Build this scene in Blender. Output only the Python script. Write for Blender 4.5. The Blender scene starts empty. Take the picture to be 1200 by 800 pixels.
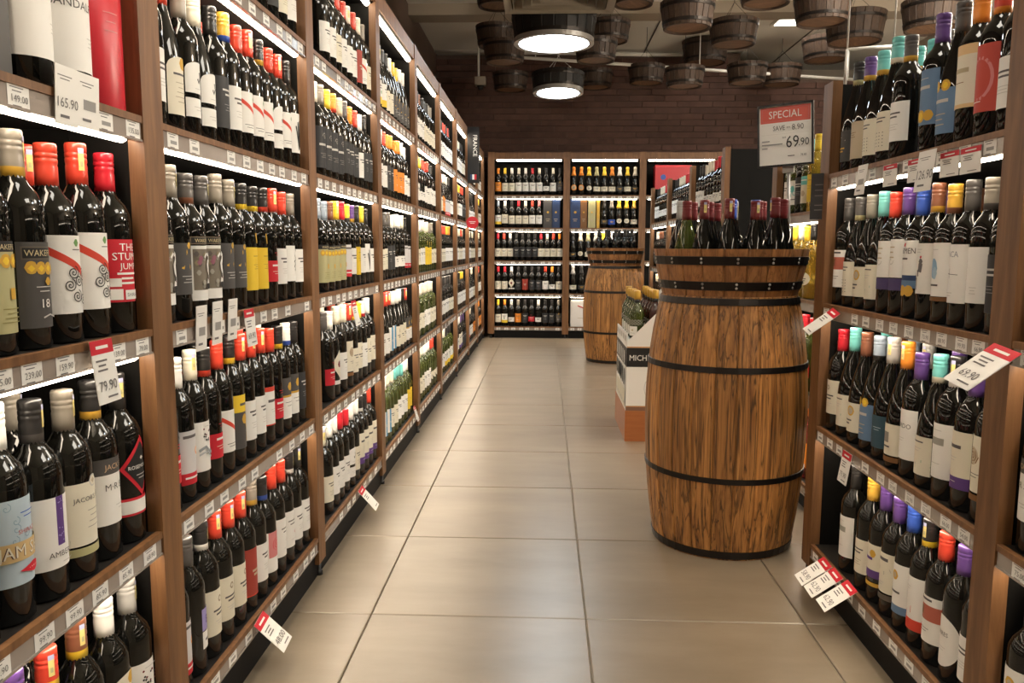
import bpy, bmesh, math, random
from mathutils import Vector, Matrix
PI = math.pi
R = random.Random(7)
SC = bpy.context.scene
COL = SC.collection

# ---------------------------------------------------------------- camera, light, exposure
F, PITCH, YAW, ROLL, EYE = 928.58, 0.11809, 0.04136, 0.00405, 1.0212
def cam_axes():
    cy, sy, cp, sp = math.cos(YAW), math.sin(YAW), math.cos(PITCH), math.sin(PITCH)
    fw = Vector((-sy*cp, cy*cp, -sp)); rt = Vector((cy, sy, 0)); up = rt.cross(fw)
    cr, sr = math.cos(ROLL), math.sin(ROLL)
    return fw, rt*cr + up*sr, up*cr - rt*sr
FW, RT, UP = cam_axes()
cd = bpy.data.cameras.new('camera'); cam = bpy.data.objects.new('camera', cd); COL.objects.link(cam)
cam.matrix_world = Matrix(((RT.x, UP.x, -FW.x, 0), (RT.y, UP.y, -FW.y, 0), (RT.z, UP.z, -FW.z, EYE), (0, 0, 0, 1)))
cd.sensor_width = 36; cd.lens = 36*F/1200; cd.clip_start = .02; cd.clip_end = 60
SC.camera = cam
SC.view_settings.view_transform = 'Standard'; SC.view_settings.look = 'None'
SC.view_settings.gamma = 1; SC.view_settings.use_curve_mapping = False
SC.view_settings.exposure = 0.0
SC.cycles.use_denoising = True
SC.cycles.max_bounces = 7; SC.cycles.diffuse_bounces = 4; SC.cycles.glossy_bounces = 4; SC.cycles.transmission_bounces = 6
SC.cycles.sample_clamp_indirect = 6
W = bpy.data.worlds.new('world'); SC.world = W; W.use_nodes = True
W.node_tree.nodes['Background'].inputs[0].default_value = (.55, .5, .45, 1)
W.node_tree.nodes['Background'].inputs[1].default_value = .05
LED = 24.0            # shelf light strips
LAMP = 34.0           # hanging tub lamps
def area_light(loc, size, power, col, name, rot=(0, 0, 0)):
    l = bpy.data.lights.new(name, 'AREA'); l.shape = 'DISK'; l.size = size; l.energy = power; l.color = col
    o = bpy.data.objects.new(name, l); o.location = loc; o.rotation_euler = rot; COL.objects.link(o); return o
for loc, pw in (((3.5, 3.0, 2.2), 190), ((3.7, 4.6, 2.0), 90)):      # unseen point lights added to brighten the ceiling and brick wall
    l = bpy.data.lights.new('fill_point_light', 'POINT'); l.energy = pw; l.color = (1, .88, .72); l.shadow_soft_size = .12
    o = bpy.data.objects.new('fill_point_light', l); o.location = loc; COL.objects.link(o)

# projection helpers (1200 x 800 frame) used to turn measured pixels into places in the room
def proj(x, y, z):
    d = Vector((x, y, z-EYE)); q = d.dot(FW)
    return 600+F*d.dot(RT)/q, 400-F*d.dot(UP)/q
def ray(u, v): return FW + RT*((u-600)/F) - UP*((v-400)/F)
def at_y(u, v, Y):
    d = ray(u, v); return d*(Y/d.y) + Vector((0, 0, EYE))
def y_of(u, x, z):
    lo, hi = .3, 14
    for _ in range(40):
        m = (lo+hi)/2
        if (proj(x, m, z)[0] < u) == (x < 0): lo = m
        else: hi = m
    return lo
def x_of(u, y, z):
    lo, hi = -4, 5
    for _ in range(40):
        m = (lo+hi)/2
        if proj(m, y, z)[0] < u: lo = m
        else: hi = m
    return lo

# ---------------------------------------------------------------- materials
MAT = {}
def nodes(m):
    m.use_nodes = True; t = m.node_tree
    return t, t.nodes, t.links, t.nodes['Principled BSDF']
def sset(b, **k):
    for n, v in k.items():
        b.inputs[n.replace('_', ' ')].default_value = v
def plain(name, col, rough=.5, metal=0., spec=.5, coat=0.):
    if name in MAT: return MAT[name]
    m = bpy.data.materials.new(name); t, N, L, b = nodes(m)
    sset(b, Base_Color=(*col, 1), Roughness=rough, Metallic=metal); b.inputs['Specular IOR Level'].default_value = spec
    b.inputs['Coat Weight'].default_value = coat
    MAT[name] = m; return m
def emis(name, col, s):
    m = bpy.data.materials.new(name); t, N, L, b = nodes(m)
    sset(b, Base_Color=(.8, .8, .8, 1)); b.inputs['Emission Color'].default_value = (*col, 1); b.inputs['Emission Strength'].default_value = s
    MAT[name] = m; return m
def wood(name, dark, light, scale=(60, 60, 3), rough=.5, bump=.15, crack=0., var=.25, cscale=1.):
    m = bpy.data.materials.new(name); t, N, L, b = nodes(m)
    tc = N.new('ShaderNodeTexCoord'); oi = N.new('ShaderNodeObjectInfo')
    mp = N.new('ShaderNodeMapping'); mp.inputs['Scale'].default_value = scale
    ad = N.new('ShaderNodeVectorMath'); ad.operation = 'ADD'
    mu = N.new('ShaderNodeVectorMath'); mu.operation = 'SCALE'; mu.inputs[3].default_value = 37
    cb = N.new('ShaderNodeCombineXYZ')
    for i in range(3): L.new(oi.outputs['Random'], cb.inputs[i])
    L.new(cb.outputs[0], mu.inputs[0]); L.new(tc.outputs['Object'], mp.inputs[0])
    L.new(mp.outputs[0], ad.inputs[0]); L.new(mu.outputs[0], ad.inputs[1])
    n1 = N.new('ShaderNodeTexNoise'); n1.inputs['Scale'].default_value = 1; n1.inputs['Detail'].default_value = 6; n1.inputs['Roughness'].default_value = .65
    n1.inputs['Distortion'].default_value = .6
    L.new(ad.outputs[0], n1.inputs['Vector'])
    cr = N.new('ShaderNodeValToRGB'); cr.color_ramp.elements[0].position = .32; cr.color_ramp.elements[1].position = .68
    cr.color_ramp.elements[0].color = (*dark, 1); cr.color_ramp.elements[1].color = (*light, 1)
    L.new(n1.outputs[0], cr.inputs[0])
    out = cr.outputs[0]
    hs = N.new('ShaderNodeHueSaturation'); mr = N.new('ShaderNodeMapRange')
    mr.inputs[3].default_value = 1-var; mr.inputs[4].default_value = 1+var
    L.new(oi.outputs['Random'], mr.inputs[0]); L.new(mr.outputs[0], hs.inputs['Value']); L.new(out, hs.inputs['Color']); out = hs.outputs[0]
    bp = N.new('ShaderNodeBump'); bp.inputs['Strength'].default_value = bump; bp.inputs['Distance'].default_value = .004
    h = n1.outputs[0]
    if crack:
        n2 = N.new('ShaderNodeTexNoise'); n2.inputs['Scale'].default_value = cscale; n2.inputs['Detail'].default_value = 3; n2.inputs['Distortion'].default_value = 1.2
        L.new(ad.outputs[0], n2.inputs['Vector'])
        c2 = N.new('ShaderNodeValToRGB'); e = c2.color_ramp.elements
        e[0].position = .455; e[0].color = (1, 1, 1, 1); e[1].position = .545; e[1].color = (1, 1, 1, 1)
        q = c2.color_ramp.elements.new(.5); q.color = (1-crack,)*3+(1,)
        L.new(n2.outputs[0], c2.inputs[0])
        mx = N.new('ShaderNodeMix'); mx.data_type = 'RGBA'; mx.blend_type = 'MULTIPLY'; mx.inputs[0].default_value = 1
        L.new(out, mx.inputs[6]); L.new(c2.outputs[0], mx.inputs[7]); out = mx.outputs[2]
        mm = N.new('ShaderNodeMath'); mm.operation = 'ADD'; L.new(h, mm.inputs[0]); L.new(c2.outputs[0], mm.inputs[1]); h = mm.outputs[0]
    L.new(out, b.inputs['Base Color']); L.new(h, bp.inputs['Height']); L.new(bp.outputs[0], b.inputs['Normal'])
    sset(b, Roughness=rough); MAT[name] = m; return m
def noisy(name, a, c, scale, rough=.5, bump=0., detail=5, spec=.5, var=0., rough2=None, stretch=(1, 1, 1)):
    m = bpy.data.materials.new(name); t, N, L, b = nodes(m)
    tc = N.new('ShaderNodeTexCoord'); oi = N.new('ShaderNodeObjectInfo')
    mp = N.new('ShaderNodeMapping'); mp.inputs['Scale'].default_value = stretch
    ad = N.new('ShaderNodeVectorMath'); ad.operation = 'ADD'; cb = N.new('ShaderNodeCombineXYZ')
    ml = N.new('ShaderNodeMath'); ml.operation = 'MULTIPLY'; ml.inputs[1].default_value = 53
    L.new(oi.outputs['Random'], ml.inputs[0])
    for i in range(3): L.new(ml.outputs[0], cb.inputs[i])
    L.new(tc.outputs['Object'], mp.inputs[0]); L.new(mp.outputs[0], ad.inputs[0]); L.new(cb.outputs[0], ad.inputs[1])
    n1 = N.new('ShaderNodeTexNoise'); n1.inputs['Scale'].default_value = scale; n1.inputs['Detail'].default_value = detail; n1.inputs['Roughness'].default_value = .6
    L.new(ad.outputs[0], n1.inputs['Vector'])
    cr = N.new('ShaderNodeValToRGB'); cr.color_ramp.elements[0].position = .3; cr.color_ramp.elements[1].position = .7
    cr.color_ramp.elements[0].color = (*a, 1); cr.color_ramp.elements[1].color = (*c, 1)
    L.new(n1.outputs[0], cr.inputs[0]); out = cr.outputs[0]
    if var:
        hs = N.new('ShaderNodeHueSaturation'); mr = N.new('ShaderNodeMapRange'); mr.inputs[3].default_value = 1-var; mr.inputs[4].default_value = 1+var
        L.new(oi.outputs['Random'], mr.inputs[0]); L.new(mr.outputs[0], hs.inputs['Value']); L.new(out, hs.inputs['Color']); out = hs.outputs[0]
    L.new(out, b.inputs['Base Color'])
    sset(b, Roughness=rough); b.inputs['Specular IOR Level'].default_value = spec
    if rough2 is not None:
        m2 = N.new('ShaderNodeMapRange'); m2.inputs[1].default_value = .3; m2.inputs[2].default_value = .7
        m2.inputs[3].default_value = rough; m2.inputs[4].default_value = rough2; L.new(n1.outputs[0], m2.inputs[0]); L.new(m2.outputs[0], b.inputs['Roughness'])
    if bump:
        bp = N.new('ShaderNodeBump'); bp.inputs['Strength'].default_value = bump; bp.inputs['Distance'].default_value = .003
        L.new(n1.outputs[0], bp.inputs['Height']); L.new(bp.outputs[0], b.inputs['Normal'])
    MAT[name] = m; return m
def attr_mat(name, rough, spec=.5, metal=0., coat=0.):
    m = bpy.data.materials.new(name); t, N, L, b = nodes(m)
    a = N.new('ShaderNodeAttribute'); a.attribute_name = 'print'
    L.new(a.outputs['Color'], b.inputs['Base Color']); sset(b, Roughness=rough, Metallic=metal); b.inputs['Specular IOR Level'].default_value = spec
    b.inputs['Coat Weight'].default_value = coat
    MAT[name] = m; return m
def glass(name, col, rough=.04, trans=0., spec=.6):
    m = bpy.data.materials.new(name); t, N, L, b = nodes(m)
    sset(b, Base_Color=(*col, 1), Roughness=rough, IOR=1.5); b.inputs['Transmission Weight'].default_value = trans
    b.inputs['Specular IOR Level'].default_value = spec*.8
    MAT[name] = m; return m
wood('shelf_wood', (.13, .056, .020), (.24, .113, .043), (50, 50, 4), .5, .08, 0, .1)
wood('barrel_wood', (.16, .060, .015), (.58, .27, .075), (55, 55, 1.3), .48, .4, .78, .22, .75)
wood('tub_wood', (.20, .080, .026), (.42, .19, .065), (40, 40, 5), .5, .25, .4, .22)
wood('old_wood', (.032, .018, .011), (.068, .037, .022), (45, 45, 6), .6, .25, .4, .2)
wood('head_wood', (.13, .068, .036), (.22, .12, .064), (6, 50, 50), .6, .2, .3, .15)
wood('orange_wood', (.34, .11, .035), (.42, .15, .05), (5, 60, 60), .35, .05, 0, .05)
noisy('floor_tile', (.185, .145, .10), (.265, .213, .153), 2.0, .31, .0, 8, .85, .06, None, (1, 3.0, 1))
noisy('grout', (.42, .38, .31), (.56, .51, .43), 30, .8)
noisy('wall_brick', (.075, .040, .032), (.12, .064, .051), 9, .8, .3, 5, .3, .22)
noisy('mortar', (.10, .068, .054), (.14, .096, .077), 40, .9)
noisy('brown_wall', (.10, .066, .05), (.13, .085, .065), 3, .7)
noisy('ceiling_paint', (.78, .75, .68), (.82, .79, .72), 1.2, .8)
noisy('beige_wall', (.36, .31, .25), (.42, .36, .29), 1.5, .8)
plain('black_panel', (.006, .0055, .005), .6, 0., .12)
plain('plinth_shade_black', (.0025, .0022, .002), .6, 0., .2)
plain('shelf_top', (.014, .011, .009), .55)
noisy('price_channel', (.29, .245, .215), (.35, .30, .265), 6, .2, .06, 3, .8, .08)
plain('grey_metal', (.32, .30, .28), .35, .3)
plain('hoop_iron', (.035, .031, .029), .38, .85)
plain('black_iron', (.015, .014, .014), .5, .3)
plain('white_pipe', (.75, .73, .68), .45)
plain('vent_metal', (.30, .26, .20), .5)
plain('vent_dark', (.06, .05, .045), .6)
plain('rivet_steel', (.45, .43, .40), .35, .9)
plain('sign_frame', (.03, .03, .032), .25, .4)
plain('chrome', (.6, .6, .6), .15, 1.)
emis('led', (1, .85, .66), LED)
emis('panel_light', (1, .93, .80), 16.0)
emis('lamp_disc', (.82, .93, 1), LAMP)
attr_mat('print_paper', .6, .35)
attr_mat('print_foil', .3, .5, .0, .2)
attr_mat('print_gloss', .35, .5)
glass('dark_glass', (.006, .006, .005), .035)
glass('brown_glass', (.05, .016, .012), .04, .1)
glass('green_glass', (.075, .095, .018), .04, .4)
glass('clear_wine', (.75, .52, .08), .03, .75)
glass('rose_glass', (.35, .06, .05), .04, .5)
glass('clear_plastic', (1, 1, 1), .08, 1.)

# ---------------------------------------------------------------- mesh building
PALETTE = {'r': (.62, .055, .03), 'R': (.55, .018, .032), 'k': (.018, .017, .017), 'w': (.82, .80, .76), 'c': (.74, .69, .56), 'g': (.23, .205, .17),
           'G': (.075, .07, .068), 'y': (.80, .55, .04), 'Y': (.62, .36, .05), 'u': (.035, .09, .42), 'p': (.11, .05, .22), 't': (.16, .52, .50), 'o': (.78, .26, .03),
           'b': (.20, .075, .04), 's': (.42, .41, .39), 'l': (.30, .36, .44), 'B': (.13, .22, .36), 'd': (.035, .08, .11), 'n': (.025, .05, .13), 'T': (.50, .42, .30),
           'e': (.17, .26, .07), 'P': (.62, .22, .22), 'm': (.34, .05, .035), 'h': (.45, .55, .62), 'v': (.33, .28, .58), 'a': (.55, .53, .50), 'D': (.20, .09, .03),
           'i': (.15, .018, .02), 'q': (.45, .42, .22)}
class MB:
    """collects polygons, each with a material slot and a print colour"""
    def __init__(s): s.v = []; s.f = []; s.m = []; s.c = []; s.sm = []
    def face(s, pts, m=0, c='w', sm=False):
        n = len(s.v); s.v += [tuple(p) for p in pts]; s.f.append(tuple(range(n, n+len(pts)))); s.m.append(m); s.c.append(c); s.sm.append(sm)
    def box(s, a, b, m=0, c='w', skip=''):
        x0, y0, z0 = a; x1, y1, z1 = b; n = len(s.v)
        s.v += [(x0, y0, z0), (x1, y0, z0), (x1, y1, z0), (x0, y1, z0), (x0, y0, z1), (x1, y0, z1), (x1, y1, z1), (x0, y1, z1)]
        for q in ((3, 2, 1, 0), (4, 5, 6, 7), (0, 1, 5, 4), (1, 2, 6, 5), (2, 3, 7, 6), (3, 0, 4, 7)):
            s.f.append(tuple(n+i for i in q)); s.m.append(m); s.c.append(c); s.sm.append(False)
        return s
    def lathe(s, prof, seg=20, m=0, c='w', cols=None, cap0=True, cap1=True, sm=True, a0=0., a1=2*PI, org=(0, 0, 0)):
        n = len(s.v); full = abs(a1-a0-2*PI) < 1e-6; k = seg if full else seg+1
        for r, z in prof:
            for i in range(k):
                a = a0+(a1-a0)*i/seg; s.v.append((org[0]+r*math.cos(a), org[1]+r*math.sin(a), org[2]+z))
        for j in range(len(prof)-1):
            cc = cols[j] if cols else c
            for i in range(seg):
                i2 = (i+1) % k if full else i+1
                s.f.append((n+j*k+i, n+j*k+i2, n+(j+1)*k+i2, n+(j+1)*k+i)); s.m.append(m); s.c.append(cc); s.sm.append(sm)
        if cap0 and full: s.f.append(tuple(n+i for i in reversed(range(k)))); s.m.append(m); s.c.append(cols[0] if cols else c); s.sm.append(False)
        if cap1 and full: s.f.append(tuple(n+(len(prof)-1)*k+i for i in range(k))); s.m.append(m); s.c.append(cols[-1] if cols else c); s.sm.append(False)
        return s
    def tube(s, p, q, r, seg=8, m=0, c='w'):
        p, q = Vector(p), Vector(q); d = (q-p).normalized(); a = d.orthogonal().normalized(); b = d.cross(a); n = len(s.v)
        for o in (p, q):
            for i in range(seg):
                t = 2*PI*i/seg; s.v.append(tuple(o+a*(r*math.cos(t))+b*(r*math.sin(t))))
        for i in range(seg):
            j = (i+1) % seg; s.f.append((n+i, n+j, n+seg+j, n+seg+i)); s.m.append(m); s.c.append(c); s.sm.append(True)
        s.f.append(tuple(n+i for i in reversed(range(seg)))); s.m.append(m); s.c.append(c); s.sm.append(False)
        s.f.append(tuple(n+seg+i for i in range(seg))); s.m.append(m); s.c.append(c); s.sm.append(False)
        return s
    def move(s, M, start=0):
        s.v[start:] = [tuple(M @ Vector(p)) for p in s.v[start:]]; return s
    def join(s, o, M=None):
        n = len(s.v); s.v += [tuple(M @ Vector(p)) for p in o.v] if M else o.v
        s.f += [tuple(n+i for i in f) for f in o.f]; s.m += o.m; s.c += o.c; s.sm += o.sm; return s
    def mesh(s, name, mats):
        me = bpy.data.meshes.new(name); me.from_pydata(s.v, [], s.f)
        for x in ([mats] if isinstance(mats, str) else mats): me.materials.append(MAT[x])
        me.polygons.foreach_set('material_index', s.m); me.polygons.foreach_set('use_smooth', s.sm)
        at = me.color_attributes.new('print', 'FLOAT_COLOR', 'CORNER'); buf = []
        for f, c in zip(s.f, s.c):
            col = PALETTE[c] if isinstance(c, str) else c
            buf += [*col, 1.]*len(f)
        at.data.foreach_set('color', buf); me.update(); return me
def tag(o, label=None, cat=None, group=None, kind=None):
    if label: o['label'] = label
    if cat: o['category'] = cat
    if group: o['group'] = group
    if kind: o['kind'] = kind
    return o
def link(name, me, parent=None, loc=(0, 0, 0), rz=0.):
    o = bpy.data.objects.new(name, me); COL.objects.link(o); o.location = loc; o.rotation_euler = (0, 0, rz)
    if parent: o.parent = parent
    return o
def empty(name, loc=(0, 0, 0), rz=0.): 
    o = link(name, None, None, loc, rz); o.empty_display_size = .05; return o
TXT = {}
def text_mesh(t):
    """flat letters of height 1, starting at x = 0"""
    if t not in TXT:
        cu = bpy.data.curves.new('letters', 'FONT'); cu.body = t; cu.resolution_u = 2; cu.size = 1
        o = bpy.data.objects.new('letters', cu); me = o.to_mesh()
        vs = [(v.co.x, v.co.y) for v in me.vertices]; fs = [tuple(p.vertices) for p in me.polygons]
        o.to_mesh_clear(); bpy.data.objects.remove(o); bpy.data.curves.remove(cu)
        if vs:
            mx = min(v[0] for v in vs); h = .7
            vs = [((v[0]-mx)/h, v[1]/h) for v in vs]
        TXT[t] = (vs, fs, max([v[0] for v in vs] or [1]))
    return TXT[t]
class Sheet:
    """a printed sheet in (u, v) metres, laid flat or bent round a bottle; every layer lies a hair above the last"""
    def __init__(s, fine=False): s.e = []; s.k = 0; s.fine = fine
    def poly(s, pts, c, step=.0035):
        """convex outline, cut into upright strips so that it can follow a round bottle"""
        a = min(p[0] for p in pts); b = max(p[0] for p in pts); n = max(2, int((b-a)/step)); P = []; Fs = []; N = len(pts)
        for i in range(n+1):
            u = a+(b-a)*(1e-4+(1-2e-4)*i/n); vs = []
            for j in range(N):
                (x0, y0), (x1, y1) = pts[j], pts[(j+1) % N]
                if (x0-u)*(x1-u) <= 0 and x0 != x1: vs.append(y0+(y1-y0)*(u-x0)/(x1-x0))
            if not vs: vs = [pts[0][1]]
            P += [(u, min(vs)), (u, max(vs))]
            if i: Fs.append((2*i-2, 2*i, 2*i+1, 2*i-1))
        s.e.append((P, Fs, c, s.k)); return s
    def rect(s, u0, v0, u1, v1, c, step=.004):
        n = max(1, int(abs(u1-u0)/step)); pts = []; fs = []
        for i in range(n+1):
            u = u0+(u1-u0)*i/n; pts += [(u, v0), (u, v1)]
            if i: fs.append((2*i-2, 2*i, 2*i+1, 2*i-1))
        s.e.append((pts, fs, c, s.k)); s.k += 1; return s
    def disc(s, u, v, r, c, ry=None, n=14):
        ry = ry or r; s.poly([(u+r*math.cos(2*PI*i/n), v+ry*math.sin(2*PI*i/n)) for i in range(n)], c); s.k += 1; return s
    def line(s, pl, w, c):
        pts = []; fs = []
        for i, (u, v) in enumerate(pl):
            a = pl[max(0, i-1)]; b = pl[min(len(pl)-1, i+1)]; dx, dy = b[0]-a[0], b[1]-a[1]; l = math.hypot(dx, dy) or 1
            nx, ny = -dy/l*w/2, dx/l*w/2; K = 1+int(w/.003); pts += [(u+nx*(2*q/K-1), v+ny*(2*q/K-1)) for q in range(K+1)]; m_ = K+1
            if i: fs += [((i-1)*m_+q, i*m_+q, i*m_+q+1, (i-1)*m_+q+1) for q in range(K)]
        s.e.append((pts, fs, c, s.k)); s.k += 1; return s
    def seg(s, u0, v0, u1, v1, w, c, n=0):
        n = n or max(3, int(math.hypot(u1-u0, v1-v0)/.004)); return s.line([(u0+(u1-u0)*i/n, v0+(v1-v0)*i/n) for i in range(n+1)], w, c)
    def text(s, t, u, v, h, c, align=0, rot=0, sx=1.):
        vs, fs, w = text_mesh(t); o = {0: -w/2, -1: 0, 1: -w}[align]; ca, sa = math.cos(rot), math.sin(rot)
        P = [(u+(x+o)*sx*h*ca-y*h*sa, v+(x+o)*sx*h*sa+y*h*ca) for x, y in vs]; Fs = []
        todo = [(f[0], f[i], f[i+1]) for f in fs for i in range(1, len(f)-1)] if s.fine else []
        if not s.fine: Fs = fs
        while todo:                     # long letter strokes are cut so that they can follow a round bottle
            t3 = todo.pop(); e = max(((abs(P[t3[i]][0]-P[t3[(i+1) % 3]][0]), i) for i in range(3)))
            if e[0] < .0035: Fs.append(t3); continue
            a, b, d = t3[e[1]], t3[(e[1]+1) % 3], t3[(e[1]+2) % 3]; P.append(((P[a][0]+P[b][0])/2, (P[a][1]+P[b][1])/2)); n = len(P)-1; todo += [(a, n, d), (n, b, d)]
        s.e.append((P, Fs, c, s.k+1)); s.k += 1; return s
    def lines(s, u, v, w, n, c='a', gap=.006, th=.0013):
        for i in range(n):
            ww = w*(.6+.4*((i*7+3) % 5)/4); s.rect(u-ww/2, v-i*gap, u+ww/2, v-i*gap+th, c); s.k -= 1
        s.k += 1; return s
    def bend(s, mb, r, z0, m=0, face=0.):
        for pts, fs, c, k in s.e:
            rr = r+.0004+k*.00016
            P = [(rr*math.cos(face+u/r), rr*math.sin(face+u/r), z0+v) for u, v in pts]
            n = len(mb.v); mb.v += P
            for f in fs: mb.f.append(tuple(n+i for i in f)); mb.m.append(m); mb.c.append(c); mb.sm.append(True)
        return mb
    def flat(s, mb, M, m=0, dk=.0002):
        """u -> local x, v -> local z, facing local -y"""
        for pts, fs, c, k in s.e:
            n = len(mb.v); mb.v += [tuple(M @ Vector((u, -k*dk, v))) for u, v in pts]
            for f in fs: mb.f.append(tuple(n+i for i in f)); mb.m.append(m); mb.c.append(c); mb.sm.append(False)
        return mb
def spiral(u, v, r, turns=2.2, n=26): return [(u+r*i/n*math.cos(turns*2*PI*i/n), v+r*i/n*math.sin(turns*2*PI*i/n)) for i in range(n+1)]

# ---------------------------------------------------------------- large structure
XL, XR, YB, ZC = -.689, .821, 8.95, 3.24
def struct(name, mb, mat, **k): 
    o = link(name, mb.mesh(name, mat)); tag(o, kind='structure'); return o
fl = struct('floor', MB().box((-1.6, -3, -.06), (4.2, 10.6, -.008)), 'grout')
TILE, TX, TY = .6, -.4786, 2.0977
tm = MB(); g = .0016; tm.v = []
b0 = .0025
top = [(g+b0, g+b0, 0), (TILE-g-b0, g+b0, 0), (TILE-g-b0, TILE-g-b0, 0), (g+b0, TILE-g-b0, 0)]
low = [(g, g, -.002), (TILE-g, g, -.002), (TILE-g, TILE-g, -.002), (g, TILE-g, -.002)]
bot = [(x, y, -.008) for x, y, z in low]
tm.face(top)
for i in range(4):
    j = (i+1) % 4; tm.face((low[i], low[j], top[j], top[i])); tm.face((bot[i], bot[j], low[j], low[i]))
tmesh = tm.mesh('tile', 'floor_tile')
for i in range(-1, 6):
    for j in range(-7, 13):
        link('tile', tmesh, fl, (TX+i*TILE, TY+j*TILE, 0))
YW = 9.42
struct('wall_left', MB().box((-1.42, -3, 0), (-1.28, YW+.2, ZC)), 'brown_wall')
struct('wall_right', MB().box((4.0, -3, 0), (4.15, 10.6, ZC)), 'beige_wall')
struct('wall_front', MB().box((-1.42, -3.1, 0), (4.15, -2.95, ZC)), 'beige_wall')
struct('wall_far', MB().box((-1.42, 10.4, 0), (4.15, 10.55, ZC)), 'beige_wall')
struct('ceiling', MB().box((-1.6, -3.1, ZC), (4.2, 10.6, ZC+.1)), 'ceiling_paint')
wb = struct('wall_back', MB().box((-1.28, YW+.012, 0), (2.2, YW+.16, ZC-.02)).box((2.2, YW+.012, 0), (4.0, YW+.16, 2.93)), 'mortar')
# brick slips: long thin courses, one object each where they can be told apart
BH, BL = .069, .40
bmesh_ = {}
def brick_mesh(l):
    l = round(l, 2)
    if l not in bmesh_:
        m = MB(); a, c = .004, .0035
        m.box((a, 0, a), (l-a, .02, BH-a)); bmesh_[l] = m.mesh('brick', 'wall_brick')
    return bmesh_[l]
cnt = 0; rest = MB()
for r_ in range(18, 47):
    z = r_*BH
    if z+BH > ZC-.02: break
    x = -1.28-((r_*.37) % 1)*BL
    while x < 3.99:
        x0, x1 = max(x, -1.28), min(x+BL, 4.0); x += BL
        if x1-x0 < .05 or (x0 > 2.0 and z+BH > 2.93): continue
        u, v = proj((x0+x1)/2, YW, z)
        if 505 < u < 905 and z > 1.95 and cnt < 300:
            o = link('brick', brick_mesh(x1-x0), wb, (x0, YW-.004-R.uniform(0, .006), z)); cnt += 1
        else: rest.box((x0+.004, YW-.004, z+.004), (x1-.004, YW+.012, z+BH-.004))
tag(link('brick_courses', rest.mesh('brick_courses', 'wall_brick'), wb), kind='stuff')

# ceiling: beam, pipes, seams
tb = struct('trim_1', MB().box((-1.28, 7.55, ZC-.10), (4, 7.8, ZC)), 'beige_wall')
sm_ = MB()
for x in (-.6, .4, 1.1, 1.9, 2.7): sm_.box((x, 6.2, ZC-.006), (x+.012, 10, ZC))
struct('trim_2', sm_, 'vent_dark')
def pipe(name, pts, r, mat, label):
    m = MB()
    for a, b in zip(pts, pts[1:]): m.tube(a, b, r, 10)
    for p in pts[1:-1]: m.lathe([(0.001, -r*1.3), (r*1.3, 0), (.001, r*1.3)], 10, org=p, cap0=False, cap1=False)
    return tag(link(name, m.mesh(name, mat)), label, 'pipe')
pa = [at_y(503, 59, 9.28), at_y(760, 64, 9.28)]
pipe('ceiling_pipe', [(-1.28, pa[0].y, pa[0].z), tuple(pa[1]), (pa[1].x+.6, 9.28, pa[1].z)], .022, 'white_pipe', 'white horizontal pipe along the top of the brown brick wall')
pb = [at_y(605, 67, 8.0), at_y(1012, 94, 9.06)]
m = MB().tube(pb[0], pb[1], .016, 10)
for t in (.05, .5, .95):
    q = pb[0].lerp(pb[1], t); m.tube(q, (q.x, q.y, ZC), .005, 6)
tag(link('ceiling_pipe', m.mesh('ceiling_pipe', 'white_pipe')), 'thin white conduit slanting across below the ceiling on wire hangers', 'pipe')

# ---------------------------------------------------------------- price tags
SMALL = (.16, .15, .15)
def tag_mesh(price, w=.044, h=.034, red=False):
    key = ('tag', price, w, h, red)
    if key in TXT: return TXT[key]
    s = Sheet().rect(-w/2, 0, w/2, h, 'w', 1)
    if red:
        s.rect(-w/2, h*.78, w/2, h, 'R', 1); s.lines(0, h*.86, w*.6, 1, 'w', th=h*.05); s.lines(-w*.12, h*.66, w*.55, 3, SMALL, h*.075, h*.03)
        if price: s.text(price, 0, h*.2, h*.16, SMALL)
        s.rect(-w*.1, h*.08, w*.35, h*.11, SMALL, 1)
    else:
        s.lines(-w*.08, h*.82, w*.7, 2, SMALL, .0045, .0014)
        if price: s.text(price, w*.04, h*.3, min(h*.27, w*.9/text_mesh(price)[2]), SMALL)
        else: s.rect(-w*.25, h*.33, w*.33, h*.52, (.3, .29, .28), 1)
        s.rect(-w*.3, h*.12, w*.1, h*.17, SMALL, 1)
    mb = MB(); s.flat(mb, Matrix.Identity(4))
    mb.face([(-w/2, .0012, 0), (-w/2, .0012, h), (w/2, .0012, h), (w/2, .0012, 0)], 0, 'w')
    mb.face([(-w/2, 0, h), (w/2, 0, h), (w/2, .0012, h), (-w/2, .0012, h)], 0, 'w')
    TXT[key] = mb.mesh('price_tag', 'print_paper'); return TXT[key]
def price_card(loc, rot, price, w, h, label, red=True):
    o = link('price_card', tag_mesh(price, w, h, red), None, loc); o.rotation_euler = rot
    return tag(o, label, 'price card', 'price cards clipped to shelf rails')

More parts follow.
